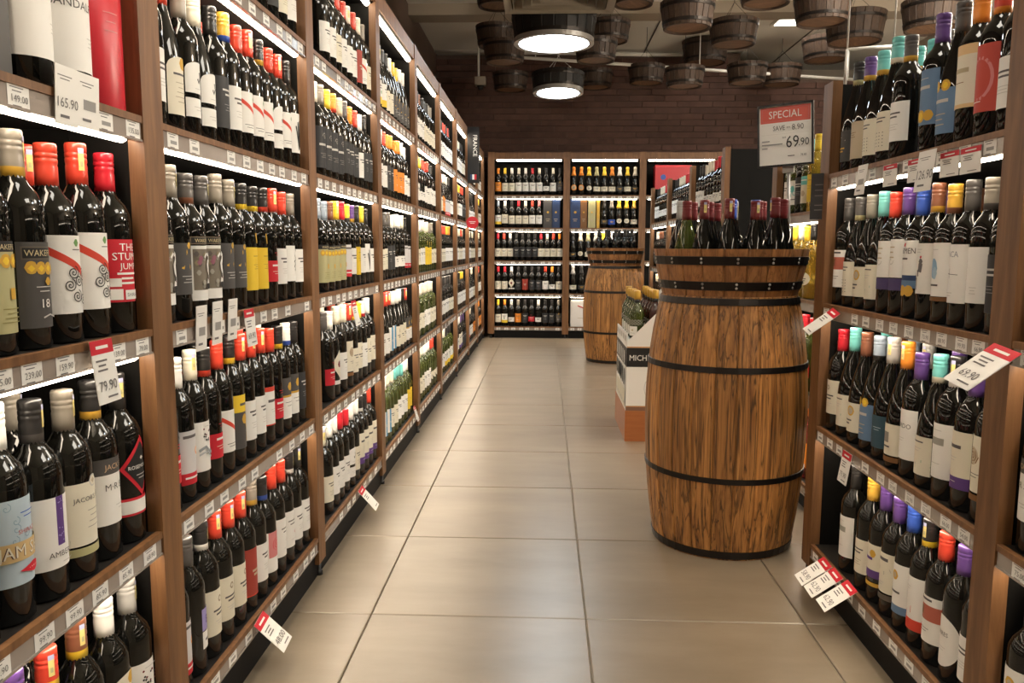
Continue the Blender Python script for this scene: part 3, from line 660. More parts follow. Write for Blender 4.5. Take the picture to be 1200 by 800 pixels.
def label_mesh(code, r):
    key = (code, round(r, 4))
    if key not in LAB:
        s = Sheet(True); z0 = globals()['d_'+code](s); m = MB(); s.bend(m, r, 0)
        LAB[key] = (m.mesh('wine_label', 'print_paper'), z0)
    return LAB[key]
BOTTLES = []      # collected first, so that the ones that show largest can be built one by one
def add(x, y, z, rz, t, cap, lab, where, gl='dark_glass', z0=None, kind=None, group=None, desc=None, rank=0, slim=1.):
    BOTTLES.append(dict(x=x, y=y, z=z, rz=rz, t=t, cap=cap, lab=lab, where=where, gl=gl, z0=z0, kind=kind, group=group, desc=desc, rank=rank, slim=slim))
def relax(ys, rs, lo, hi):
    """keeps neighbours from touching, within the bay"""
    n = len(ys); o = sorted(range(n), key=lambda i: ys[i]); p = [ys[i] for i in o]; q = [rs[i] for i in o]
    for _ in range(500):
        for i in range(n-1):
            g_ = q[i]+q[i+1]+.0015-(p[i+1]-p[i])
            if g_ > 0: p[i] -= g_/2; p[i+1] += g_/2
        p[0] = max(p[0], lo+q[0]); p[-1] = min(p[-1], hi-q[-1])
    out = [0]*n
    for k, i in enumerate(o): out[i] = p[k]
    return out
SHELFN = {0: 'bottom shelf', 1: 'second shelf', 2: 'third shelf', 3: 'fourth shelf', 4: 'fifth shelf'}
def row(spec, X, z, lo, hi, side, bayname, shelf, back=True, defaults='bord', fill=()):
    """spec: 'u cap label [type]; ...' with u the pixel at which the capsule shows; X is the shelf front"""
    items = [s.split() for s in spec.split(';') if s.strip()]
    ts = [i[3] if len(i) > 3 else defaults for i in items]; rs = [RAD[t] for t in ts]
    xs = [X-side*(.0145+r) for r in rs]
    ys = [y_of(float(i[0]), x, z+.27) for i, x in zip(items, xs)]
    need = sum(2*r for r in rs)+.0016*len(rs); tight = need > hi-lo-.006
    ys = relax(ys, [r*(hi-lo-.006)/need for r in rs] if tight else rs, lo, hi); order = sorted(range(len(ys)), key=lambda i: ys[i])
    slim = min(1, (hi-lo-.006)/need)     # crowded rows hold slimmer bottles
    prev = None
    for n, i in enumerate(order):
        it = items[i]; gl = 'green_glass' if it[1].startswith('!') else 'dark_glass'
        add(xs[i]-side*(0 if tight else R.uniform(0, .003)), ys[i], z, (0 if side > 0 else PI)+R.uniform(-.12, .12), ts[i], it[1].strip('!'), it[2], f'{ORD[min(n, 14)]} along {shelf}, {bayname}', gl, slim=slim)
        if back and lo+.04 < ys[i] < hi-.04:
            if prev is None or ys[i]-prev > .082:
                add(xs[i]-side*(rs[i]*2+.0085), ys[i], z, (0 if side > 0 else PI)+R.uniform(-.12, .12), ts[i], it[1].strip('!'), it[2], f'behind the {ORD[min(n, 14)]} along {shelf}, {bayname}', gl, rank=1, slim=slim)
                prev = ys[i]
B0, B1, B2 = 'nearest-to-camera wall bay', 'second wall bay', 'third wall bay'
B0 = 'first wall bay'
def lr(k): return BAYS[k], BAYS[k]+PITCHY-POST
lo, hi = lr(0)
TIN_Y, BOX_Y = hi-.050, hi-.050-.050-.096-.0775-.052
add(XL-.004-.05, hi-.050-.050-.0485, ZS[3], -.1, 'big', 'k', 'sa', 'beside the red tin, first wall bay')
add(XL-.008-.04, hi-.050-.050-.0965-.039, ZS[3], 0, 'bord', 'k', 'sa', 'second from the red tin, first wall bay')
row('-45 gY wb;-14 gY wb;14 gYg* wk;44 r wss;95 r* wss;127 R sj', XL, ZS[2], lo, hi, 1, B0, SHELFN[2])
row('-55 k w;-28 k bk;8 w js;44 kG* pu;83 g* jc;117 kYk jk;146 k* ro', XL, ZS[1], lo, hi, 1, B0, SHELFN[1])
row('-40 k w;-10 r bk;20 p w;48 ry* c;88 by* gd;117 w va;152 ss* st', XL, ZS[0], lo, hi, 1, B0, SHELFN[0])
lo, hi = lr(1)
row('205 k w;222 k lo;236 k c;250 k w;264 r ws;278 k bk;292 k w;305 r lo;318 k bk;331 k c;343 k w', XL, ZS[4], lo, hi, 1, B1, SHELFN[4])
row('188 w w;212 r va burg;232 g ar;250 c ar burg;264 k bk;277 Yu w;290 r ws;303 r* ws;317 kYk ws;329 r ar;340 r* ws;349 k fan', XL, ZS[3], lo, hi, 1, B1, SHELFN[3])
row('193 G sh;217 g* gd;240 Gb sh;256 G* sh;282 g gd;292 g* gd;299 ky yl;312 ky yl;322 kr rd;332 r* w;341 r sc;351 g w', XL, ZS[2], lo, hi, 1, B1, SHELFN[2])
row('196 w rd;211 ww rw;226 c* st;243 kr rd;258 r ws;273 ky ya;286 r* w;301 r* w;314 r* wt;325 r rd;336 ky dl;344 wu dl;354 k bk', XL, ZS[1], lo, hi, 1, B1, SHELFN[1])
row('208 k rw;224 G pp;239 kw* cr;256 r* cr;272 r* cr;286 r* br;299 gY* w;312 ku pk;321 r wr;332 r wr;343 kw* w;352 k* w', XL, ZS[0], lo, hi, 1, B1, SHELFN[0])
lo, hi = lr(2)
row('372 k w;380 k w;388 k c;395 r w;402 r w;410 c* w;417 r br;425 c ws;433 g c', XL, ZS[4], lo, hi, 1, B2, SHELFN[4])
row('375 c bo;382 g bo;388 y bo;393 or bo;400 T bk;406 G bk;412 o bk;419 r w;424 w bk;430 k bk', XL, ZS[3], lo, hi, 1, B2, SHELFN[3])
row('376 l* wb;384 l* wb;390 b wb;397 y* wb;404 R rw;411 yG w;420 pY yl;427 k w;434 y fan;440 k w', XL, ZS[2], lo, hi, 1, B2, SHELFN[2])
row('379 G rd;384 w dm;394 c w;401 c cs;408 r* c;414 ry cr;422 y w;429 wR cr;437 w cr', XL, ZS[1], lo, hi, 1, B2, SHELFN[1])
row('380 c* c;386 w w;391 w* w;397 R w;403 R ar;408 w c;415 w* pb;421 kw pb;428 k pb;434 r pb', XL, ZS[0], lo, hi, 1, B2, SHELFN[0])
# bays further along: rows of a few brands each, in the colours the photograph shows
FARROWS = {
 3: ['c* k y* w;c:yw c:c gd', 'w* r o w;w bk og w', 'c G* w k;c bk lo rw', 'r r* w k;w bw cr dl', '!w !c !t !w;bw c w yl'],
 4: ['b k k g;w w c c', 'y y* r k;w lo w w', '!c !w !c !g;c w yl c', '!w !c !c;c w c', '!c !w !r;c w cl'],
 5: ['r k r k;w w w w', 'c r w k;dt og rw w', 'y r r o;c c w w', 'k G k;w w c', '!w !c !k;w yw yw'],
 6: ['k c k;w w c', 'r y r;c w bk', 'r c r;w c w', 'c k y;w w w', 'k w p;w pb bk'],
 7: ['c k;w c', 'r k;w w', 'k c;w c', 'r k c;w w c', 'r c k;rw w og'],
 8: ['c k;c w', 'c y;c w', 'k c;w w', 'k r;c w', 'y o;c og']}
for k in range(3, 9):
    lo, hi = lr(k)
    if k == 8: hi = YB-POST-.004
    for zi in range(5):
        caps, labs = FARROWS[k][4-zi].split(';'); caps = caps.split(); labs = [l.split(':')[-1] for l in labs.split()]
        n = int((hi-lo)/.0835); gl = 'dark_glass'; t = 'bord' if R.random() < .75 else 'burg'
        for j in range(n):
            q = j*len(caps)//n; c = caps[q]; l = labs[min(q, len(labs)-1)]
            if R.random() < .25: c = R.choice(caps)
            gg = 'green_glass' if c.startswith('!') else 'dark_glass'
            r = RAD[t]; add(XL-.022-r+R.uniform(-.004, .004), lo+(j+.5)*(hi-lo)/n, ZS[zi], R.uniform(-.15, .15), t, c.strip('!'), l, f'{ORD[j]} along {SHELFN[zi]}, {ORD[k]} wall bay', gg)
# island shelving beside the barrel
lo, hi = 1.494, 2.38
IB = 'island shelving'
row('996 kq dg burg;1017 pY tn burg;1032 tY dt burg;1048 tc dt burg;1068 GY w;1107 p bt;1131 G bl burg;1153 o or;1178 ro rr;1194 k w', XR, GOND[3], lo, hi, -1, IB, 'top shelf')
row('987 G pc;1001 Gq dt burg;1016 g gs burg;1031 t ls burg;1046 r wp;1061 p wp;1077 u* mn;1101 bY rs;1121 Yb bf;1141 G fc;1163 gG vt;1178 k bk', XR, GOND[2], lo, hi, -1, IB, 'third shelf')
row('980 R cr;994 t* ls burg;1010 b gs burg;1023 lk bl burg;1042 s* bs burg;1061 o* tr burg;1083 p rp;1103 tc* ls burg;1123 kw* mo;1146 p pb;1164 k cs', XR, GOND[1], lo, hi, -1, IB, 'second shelf')
row('1004 k mo;1027 Y c;1040 p gp;1056 p* nr;1073 u bb;1092 ky* rc;1111 r* pc;1127 p ov;1144 w w', XR, GOND[0], lo, hi, -1, IB, 'bottom shelf', back=False)
for zi, sp in ((1, '1195 k jk;1230 k w'), (0, '1200 k bb;1235 k w'), (2, '1225 k w')):
    row(sp, XR, GOND[zi], .6, 1.417, -1, 'near island bay', ('bottom shelf', 'second shelf', 'third shelf')[zi], back=False)
# middle shelving beyond the cartons
for k in range(3):
    y0 = 4.365+PITCHY*k
    for zi, caps, labs in ((3, 'k R c k', 'lo lo w'), (2, 'c k b w', 'w w bk'), (1, 'k c', 'w c'), (0, 'k c', 'w c')):
        caps = caps.split(); labs = labs.split()
        for j in range(10):
            add(.94+.022+.0375, y0+.05+j*.088, GOND[zi], PI+R.uniform(-.15, .15), 'bord', caps[(j*len(caps)//10)], labs[j*len(labs)//10], f'{ORD[j]} along {SHELFN[zi]}, {ORD[k]} middle bay')
# shelving across the end
BACK = [
 ['o:og y:c w:c c:w w:w R:w c:w k:lo c:w k:gd', 'l:yw w:cr k:c R:c c:c r:w P:w w:lo', 'R:c r:c w:c k:bk k:bk k:bk k:bk R:c c:c r:c o:c', 'R:c R:c w:dm k:bk k:br k:bk k:bk r:w o:lo k:c', 'y:c o:yw w:lo g:og k:bk k:rd w:lo k:bk k:bk g:gd'],
 ['o:co o:co y:cl q:cw y:cw o:cw w:ck y:cw c:ck', '', 'k:ck c:cl q:cw s:ck y:cw w:cw k:cw w:cw k:ck', 's:cw k:ck w:cl c:cw k:ck c:cw s:ck c:cw', '']]
XB = [XBK[0]+.07+BW*k for k in range(4)]
for b_ in range(2):
    rows = BACK[min(b_, 1)]
    for zi in range(5):
        sp = rows[4-zi].split()
        if not sp: continue
        if (b_, zi) == (0, 3): sp = sp[:7]
        n = len(sp); w = BW-POST
        for j, s in enumerate(sp):
            c, l = s.split(':'); t = 'champ' if b_ else 'bord'
            xx = XB[b_]+(j+.5)*w/n*(1 if (b_, zi) != (0, 3) else .70)
            add(xx, YB+.022+.045+.01, ZS[zi], -PI/2+R.uniform(-.1, .1), t, c, l, f'{ORD[j]} along {SHELFN[zi]}, {ORD[b_]} end bay')
for j, (u, c, l) in enumerate(((783, 'k', 'ck'), (797, 'g', 'cb'), (812, 'y', 'cl'), (826, 'y', 'cl'), (840, 'Y', 'cw'))):
    xx = XB[1]+.388+j*.083
    add(xx, YB+.022+.053, ZS[3], -PI/2, 'champ', c, l, f'{ORD[j]} along fourth shelf, second end bay')

# ---------------------------------------------------------------- barrels and tubs
def rad_at(prof, z):
    for (z0, r0), (z1, r1) in zip(prof, prof[1:]):
        if z <= z1: 
            t = (z-z0)/(z1-z0); return r0+(r1-r0)*t
    return prof[-1][1]
def smooth_prof(pts, n):
    """smooth curve through (z, r) points"""
    out = []
    for i in range(n+1):
        z = pts[0][0]+(pts[-1][0]-pts[0][0])*i/n; r = 0
        for a, (za, ra) in enumerate(pts):
            l = ra
            for b, (zb, rb) in enumerate(pts):
                if a != b: l *= (z-zb)/(za-zb)
            r += l
        out.append((z, r))
    return out
def stave_mesh(prof, n, th=.014, name='stave', mat='barrel_wood', depth=.0035):
    h = PI/n; m = MB(); cols = (-h*.985, -h*.86, -h*.3, h*.3, h*.86, h*.985)
    P = []
    for z, r in prof:
        P.append([((r-(depth if i in (0, 5) else 0))*math.cos(a), (r-(depth if i in (0, 5) else 0))*math.sin(a), z) for i, a in enumerate(cols)] +
                 [((r-th)*math.cos(a), (r-th)*math.sin(a), z) for a in (cols[-1], cols[0])])
    k = 8
    for p in P: m.v += p
    for j in range(len(P)-1):
        for i in range(k):
            i2 = (i+1) % k; m.f.append((j*k+i, j*k+i2, (j+1)*k+i2, (j+1)*k+i)); m.m.append(0); m.c.append('w'); m.sm.append(False)
    m.f.append(tuple(reversed(range(k)))); m.m.append(0); m.c.append('w'); m.sm.append(False)
    q = (len(P)-1)*k; m.f.append(tuple(q+i for i in range(k))); m.m.append(0); m.c.append('w'); m.sm.append(False)
    return m.mesh(name, mat)
def hoop(prof, z0, z1, par, seg=48, th=.003, mat='hoop_iron', rivets=0, ra=0., name='hoop', zt=0):
    r0, r1 = rad_at(prof, z0)+.0006, rad_at(prof, z1)+.0006
    m = MB().lathe([(r0, z0), (r0+th, z0+.0008), (r1+th, z1-.0008), (r1, z1)], seg, cap0=False, cap1=False, sm=False)
    o = link(name, m.mesh('hoop', mat), par)
    for i in range(rivets):
        for dz in (.28, .72):
            a = ra+2*PI*i/rivets; z = z0+(z1-z0)*dz; r = r0+(r1-r0)*dz+th
            rv = MB().lathe([(.0045, 0), (.004, .0015), (.002, .0025)], 8); 
            M = Matrix.Translation((r*math.cos(a), r*math.sin(a), z)) @ Matrix.Rotation(a, 4, 'Z') @ Matrix.Rotation(PI/2, 4, 'Y')
            link('rivet', rv.move(M).mesh('rivet', 'rivet_steel'), o)
    return o
def barrel(x, y, h, rb, rm, rt, label, n=24, seed=0, rz=0.):
    t = empty('wine_barrel', (x, y, 0), rz); tag(t, label, 'barrel', 'display barrels')
    prof = smooth_prof([(0, rb), (h*.26, rm*.965), (h*.53, rm), (h*.78, rm*.955), (h, rt)], 14)
    sm = stave_mesh(prof, n)
    for i in range(n): link('stave', sm, t, (0, 0, 0), 2*PI*i/n)
    hd = MB(); 
    link('barrel_head', MB().lathe([(rt-.013, h-.03), (rt-.013, h-.012)], 40).mesh('barrel_head', 'head_wood'), t)
    for z0, z1 in ((.004, .03), (h*.305, h*.305+.019), (h*.722, h*.722+.020), (h-.026, h-.004)): hoop(prof, z0, z1, t)
    return t
def tub(x, y, z, h, rb, rt, label, n=22, rz=0., mat='tub_wood'):
    t = empty('wooden_tub', (x, y, z), rz); tag(t, label, 'tub', 'half-barrel tubs on the barrels')
    prof = [(0, rb), (h*.5, (rb+rt)/2+.003), (h, rt)]
    sm = stave_mesh(prof, n, .014, 'stave', mat)
    for i in range(n): link('stave', sm, t, (0, 0, 0), 2*PI*i/n)
    link('base_board', MB().lathe([(rb-.0135, .001), (rb-.0135, .0105)], 40).mesh('base_board', 'head_wood'), t)
    hoop(prof, h*.13, h*.13+.028, t, rivets=14, ra=.1); hoop(prof, h*.66, h*.66+.028, t, rivets=14, ra=.1)
    return t
BX, BY = .634, 2.77
barrel(BX, BY, .866, .236, .275, .228, 'big brown wooden barrel standing on the tiles beside the island shelving', 24, rz=.05)
tub(BX, BY, .867, .152, .226, .258, 'riveted wooden tub full of bottles on the big barrel')
B2X, B2Y = x_of(721, 7.2, .8)-.005, 7.2
barrel(B2X, B2Y, .866, .24, .28, .23, 'second wooden barrel further down the aisle near the end shelving', 24, rz=.2)
tub(B2X, B2Y, .867, .152, .226, .258, 'dark-hooped wooden tub of black bottles on the far barrel', mat='tub_wood')
# bottles in the tubs
tubz = .867+.0115
def tubset(bx, by, spec, where, lab, rows):
    P = []
    for px, dy, cap, t, gl in spec: P.append([(x_of(px, by+dy, tubz+.27)-bx) if px > 5 else px, dy])
    for _ in range(200):
        for i in range(len(P)):
            for j in range(i):
                dx, dy = P[i][0]-P[j][0], P[i][1]-P[j][1]; d = math.hypot(dx, dy) or 1e-4; g_ = .0825-d
                if g_ > 0:
                    for q, sg in ((i, 1), (j, -1)): P[q][0] += sg*dx/d*g_/2; P[q][1] += sg*dy/d*g_/2
        for p in P:
            d = math.hypot(*p)
            if d > .168: p[0] *= .168/d; p[1] *= .168/d
    for n, ((px, dy, cap, t, gl), p) in enumerate(zip(spec, P)):
        add(bx+p[0], by+p[1], tubz, R.uniform(-2.6, -.6), t, cap, lab, f'{ORD[n]} {where}', gl)
tubset(BX, BY, [(795, -.10, 'i', 'burg', 'green_glass'), (821, -.135, 'i*', 'burg', 'dark_glass'), (847, -.165, 'i*', 'burg', 'dark_glass'), (878, -.165, 'iiu*', 'burg', 'dark_glass'), (908, -.13, 'i*', 'burg', 'dark_glass'), (925, -.075, 'i', 'burg', 'dark_glass'),
   (802, -.01, 's', 'burg', 'dark_glass'), (829, -.04, 'i', 'burg', 'dark_glass'), (857, -.07, 'u', 'burg', 'dark_glass'), (868, -.02, 's*', 'burg', 'dark_glass'), (897, -.035, 'i', 'burg', 'dark_glass'), (812, .09, 'i', 'burg', 'dark_glass'), (893, .06, 'i', 'burg', 'dark_glass'), (840, .13, 'i', 'burg', 'dark_glass')],
   'bottle of the tub on the big barrel', 'lo', 0)
tubset(B2X, B2Y, [(-.15, -.07, 'k', 'bord', 'dark_glass'), (-.09, -.15, 'k', 'bord', 'dark_glass'), (-.01, -.17, 'k', 'bord', 'dark_glass'), (.07, -.16, 'k', 'bord', 'dark_glass'), (.14, -.10, 'k', 'bord', 'dark_glass'), (-.06, -.05, 'k', 'bord', 'dark_glass'), (.03, -.06, 'k', 'bord', 'dark_glass'), (.11, .0, 'k', 'bord', 'dark_glass')],
   'bottle of the tub on the far barrel', 'lo', 0)
# hanging half barrels and tub lamps
def hanging_tub(x, y, zb, D, n, lamp=False, label='', tilt=0.):
    r = D/2; h = D*(.32 if lamp else .46)
    t = empty('tub_lamp' if lamp else 'hanging_tub', (x, y, zb), n*.7); t.rotation_euler = (tilt, 0, n*.7 if not lamp else 0); tag(t, label, 'lamp' if lamp else 'tub', 'tub lamps' if lamp else 'half-barrel tubs hanging from the ceiling')
    rb, rt = r*.86, r
    if lamp: rb, rt = r*.9, r*.98
    k = 22; m = MB()
    for i in range(k):
        h_ = PI/k; a0 = 2*PI*i/k
        for (z0, r0), (z1, r1) in (((0, rb), (h, rt)),):
            A = [(-h_*.99, -.004), (-h_*.85, 0), (h_*.85, 0), (h_*.99, -.004)]
            for (p, d0), (q, d1) in zip(A, A[1:]):
                m.face([((r0+d0)*math.cos(a0+p), (r0+d0)*math.sin(a0+p), z0), ((r0+d1)*math.cos(a0+q), (r0+d1)*math.sin(a0+q), z0), ((r1+d1)*math.cos(a0+q), (r1+d1)*math.sin(a0+q), z1), ((r1+d0)*math.cos(a0+p), (r1+d0)*math.sin(a0+p), z1)])
    m.lathe([(rb-.004, 0), (rb-.018, 0), (rt-.018, h), (rt-.004, h)], 44, cap0=False, cap1=False)
    o = link('staves', m.mesh('staves', 'black_iron' if lamp else 'old_wood'), t); tag(o, kind='stuff')
    pr_ = [(0, rb), (h, rt)]
    hoop(pr_, h*.12, h*.12+.022, t, 40, mat='hoop_iron'); hoop(pr_, h*.72, h*.72+.022, t, 40, mat='hoop_iron')
    if lamp:
        link('lamp_rim', MB().lathe([(rb+.006, -.012), (rb+.006, .02), (rb-.03, .02), (rb-.03, -.012)], 44, cap0=False, cap1=False, sm=False).lathe([(rb-.03, -.012), (rb+.006, -.012)], 44, cap0=False, cap1=False).mesh('lamp_rim', 'grey_metal'), t)
        link('diffuser', MB().lathe([(rb-.032, .012), (rb-.032, .016)], 44).mesh('diffuser', 'lamp_disc'), t)
        link('lid', MB().lathe([(rt-.02, h-.012), (rt-.02, h-.004)], 44).mesh('lid', 'black_iron'), t)
    else:
        link('bottom_board', MB().lathe([(rb-.019, .012), (rb-.019, .028)], 40).mesh('bottom_board', 'head_wood'), t)
    w = MB(); zc = ZC-zb
    for i in range(3):
        a = 2*PI*i/3; w.tube(((rt-.02)*math.cos(a), (rt-.02)*math.sin(a), h-.03), (0, 0, min(h+.16, zc-.01)), .0018, 5)
    w.tube((0, 0, min(h+.16, zc-.02)), (0, 0, zc),   .0025 if not lamp else .009, 6)
    link('hanger', w.mesh('hanger', 'black_iron' if not lamp else 'white_pipe'), t)
    return t
WHERE = ['beside the large lamp, over the aisle', 'behind and below the first one by the large lamp', 'beyond the large lamp on the island side', 'under its neighbour on the island side of the lamp', 'close to the brick wall by the camera box',
  'beside the small lamp by the brick wall', 'above the vent grille towards the island', 'by the vent grille towards the wall shelving', 'with a dangling strap, lit underneath', 'plain and dark between two others', 'below the plain dark one',
  'low against bricks beside a white wire', 'with a red-brown bottom against the bricks', 'cut by the top edge of the picture', 'large and dark, high over the island', 'largest dark one over the island bottles',
  'below the largest dark one', 'of the pair by the pale wall, higher', 'of the pair by the pale wall, lower', 'over the tallest orange-capped bottles']
for n, (u, v, w, D) in enumerate(((582, 58, 48, .38), (591, 77, 49, .36), (714, 52, 47, .38), (698, 75, 49, .36), (598, 109, 41, .38), (697, 106, 41, .38), (742, 9, 50, .34), (583, 11, 50, .32), (805, 37, 61, .36), (859, 56, 55, .42),
                                  (826, 76, 52, .50), (757, 101, 42, .38), (802, 105, 45, .36), (897, 8, 60, .36), (963, 30, 63, .40), (1001, 53, 65, .48), (967, 74, 52, .46), (875, 101, 45, .38), (915, 103, 45, .43), (1092, 38, 66, .42))):
    Y = D*928/w; p = at_y(u, v-3, Y)
    hanging_tub(p.x, Y, min(p.z, ZC-D*.46-.01), D, n, False, 'dark wooden half-barrel tub hanging '+WHERE[n])
p = at_y(649, 50, 6.05); hanging_tub(p.x, 6.05, p.z, .64, 0, True, 'large black tub lamp with a bright round diffuser below the vent')
p = at_y(654, 108, 7.48); hanging_tub(p.x, 7.48, p.z, .5, 1, True, 'smaller black tub lamp hanging before the brick wall', -.06)
for (x, y, a, b_, nm) in ((2.75, 8.0, .5, .3, 'square ceiling light panel glowing behind the hanging tubs'), (2.6, 4.6, .6, .6, 'unseen square ceiling light panel added over the next aisle'), (2.6, 1.4, .6, .6, 'square ceiling light panel over the next aisle, near the camera, added for fill'), (.15, 1.0, .35, .35, 'small unseen square ceiling light panel added above the camera')):  # last three panels are unseen, added to brighten walls, ceiling and shelf tops
    t = empty('ceiling_light', (x, y, ZC)); tag(t, nm, 'light', 'square ceiling light panels')
    link('frame', MB().box((-a-.03, -b_-.03, -.02), (a+.03, -b_, 0)).box((-a-.03, b_, -.02), (a+.03, b_+.03, 0)).box((-a-.03, -b_, -.02), (-a, b_, 0)).box((a, -b_, -.02), (a+.03, b_, 0)).mesh('frame', 'white_pipe'), t)
    link('diffuser', MB().box((-a, -b_, -.012), (a, b_, -.004)).mesh('diffuser', 'panel_light'), t)
hanging_tub(2.2, 2.6, 2.6, .64, 5, True, 'unseen black tub lamp added above the next aisle')  # out-of-view lamp added as extra fill light
# ceiling vent
def vent():
    Y0 = 5.72; p = at_y(655, 16, Y0); w = .37; z = p.z; cx = p.x; cy = Y0-w
    t = empty('ceiling_vent', (cx, cy, z)); tag(t, 'square beige louvred air vent below the duct above the aisle', 'vent')
    def sq(a, za, b, zb, c=0):
        m = MB()
        for i in range(4):
            A = [(a, a), (-a, a), (-a, -a), (a, -a)]; Bq = [(b, b), (-b, b), (-b, -b), (b, -b)]; j = (i+1) % 4
            P = [(*A[i], za), (*A[j], za), (*Bq[j], zb), (*Bq[i], zb)]
            m.face(P); m.face([(x, y, q+.004) for x, y, q in reversed(P)])
        return m
    link('frame', sq(w, 0, w-.05, .012).join(sq(w, 0, w, .09)).mesh('frame', 'vent_metal'), t)
    for i in range(5):
        a = w-.06-i*.062; link('louvre', sq(a, .002, a-.03 if a > .08 else .02, .17).mesh('louvre', 'vent_metal'), t)
    link('box', MB().box((-w+.01, -w+.01, .175), (w-.01, w-.01, .24)).mesh('box', 'vent_dark'), t)
    link('duct', MB().lathe([(.18, .22), (.18, ZC-z)], 24).mesh('duct', 'grey_metal'), t)
vent()
# security camera box
p = at_y(563, 97, 8.6)
t = empty('security_camera', (p.x, 8.6, p.z)); tag(t, 'small beige security camera on a rod before the brick wall', 'camera')
link('housing', MB().box((-.055, -.05, -.03), (.055, .05, .055)).mesh('housing', 'beige_wall'), t)
link('lens_dome', MB().lathe([(.005, -.075), (.025, -.065), (.034, -.045), (.036, -.03)], 14).mesh('lens_dome', 'black_iron'), t)
link('rod', MB().tube((-.02, 0, .055), (-.02, 0, ZC-p.z), .012, 8).mesh('rod', 'white_pipe'), t)

# ---------------------------------------------------------------- carton stack with display bottles
CX0, CY0, CW, CD = .432, 4.15, .42, .58
o = link('display_plinth', MB().box((CX0-.003, CY0-.004, 0), (CX0+CW, CY0+CD, .165)).mesh('display_plinth', 'orange_wood'))
tag(o, 'low orange wooden plinth under the stack of wine cartons', 'plinth')
def carton(z0, z1, label, cut=False):
    t = empty('wine_carton', (CX0, CY0, z0)); tag(t, label, 'carton', 'cartons on the orange plinth')
    h = z1-z0; w, d = CW-.02, CD-.02
    if not cut:
        link('box', MB().box((0, 0, 0), (w, d, h)).mesh('box', 'print_paper'), t)
    else:
        m = MB(); th = .006
        for y in (0, d-th):
            pts = [(0, .03), (0.0, .0), (w, .0), (w, .35), (.32, .35)]
            f = [(u, y, v) for u, v in pts]; b = [(u, y+th, v) for u, v in pts]
            m.face(f); m.face(list(reversed(b)))
            for i in range(5): j = (i+1) % 5; m.face([f[i], b[i], b[j], f[j]])
        m.box((0, th, 0), (th, d-th, .075)); m.box((w-th, th, 0), (w, d-th, .33)); m.box((th, th, 0), (w-th, d-th, .045))
        link('box', m.mesh('box', 'print_paper'), t)
    s = Sheet()
    if not cut:
        s.rect(0, h*.70, w, h, 'k', 1).text('MICHEL TORINO', .16, h*.80, .030, 'w', 0, 0, .9).rect(0, 0, w, .02, (.22, .12, .08), 1).rect(0, .02, w, .026, (.5, .25, .1), 1)
        s.line(spiral(.17, h*.36, .085, 1, 30)[14:], .003, 'a').line([(.17+.075*math.cos(i/4), h*.36+.075*math.sin(i/4)) for i in range(26)], .003, 'a').line([(.17+.06*math.cos(i/4), h*.36+.06*math.sin(i/4)) for i in range(26)], .0015, 'a')
        s.line([(.13+.01*i, h*.12+.008*math.sin(i*1.9)) for i in range(10)], .003, 'T')
    else:
        s.line([(.24+.065*math.cos(i/4), .13+.065*math.sin(i/4)) for i in range(26)], .003, 'a').line([(.24+.05*math.cos(i/4), .13+.05*math.sin(i/4)) for i in range(26)], .0015, 'a').line([(.16+.012*i, .035+.008*math.sin(i*1.9)) for i in range(14)], .003, 'T').rect(0, 0, w, .006, (.6, .32, .12), 1)
    m = MB(); s.flat(m, Matrix.Translation((0, -.0008, 0)), dk=.0003); link('front_print', m.mesh('front_print', 'print_paper'), t)
    s = Sheet()
    hh = h if not cut else .10
    if not cut:
        s.rect(0, h*.70, d, h, (.10, .09, .085), 1)
        for i in range(6): s.rect(.02+i*.092, h*.06, .03+i*.092+.055, h*.34, 'c', 1).rect(.025+i*.092, h*.40, .025+i*.092+.05, h*.66, 'k', 1).rect(.03+i*.092, h*.1, .03+i*.092+.04, h*.14, 'a', 1).rect(.035+i*.092, h*.74, .035+i*.092+.04, h*.95, 'a', 1)
    else:
        for i in range(5): s.rect(.02+i*.11, .03, .02+i*.11+.07, .06, 'a', 1)
    m = MB(); s.flat(m, Matrix.Translation((-.0008, d, 0)) @ Matrix.Rotation(-PI/2, 4, 'Z'), dk=.0003); link('side_print', m.mesh('side_print', 'print_paper'), t)
carton(.1652, .50, 'sealed white carton with a black band, lower one on the orange plinth')
carton(.501, .80, 'cut-open white display carton holding lattice-marked bottles, on the sealed carton', True)
for j, (a, b_, gl) in enumerate(((.055, .06, 'green_glass'), (.15, .06, 'brown_glass'), (.245, .06, 'rose_glass'), (.055, .155, 'green_glass'), (.15, .155, 'brown_glass'), (.245, .155, 'rose_glass'), (.055, .26, 'green_glass'), (.15, .26, 'brown_glass'), (.245, .26, 'rose_glass'), (.055, .37, 'green_glass'), (.15, .37, 'brown_glass'), (.34, .07, 'brown_glass'), (.34, .18, 'rose_glass'), (.055, .48, 'green_glass'), (.15, .48, 'brown_glass'))):
    add(CX0+a, CY0+b_, .5465, -2.2+R.uniform(-.1, .1), 'flask', 'Y', 'fl', f'{ORD[min(j, 14)]} bottle in the open display carton', gl, kind='lattice_bottle', group='bottles in the open carton')

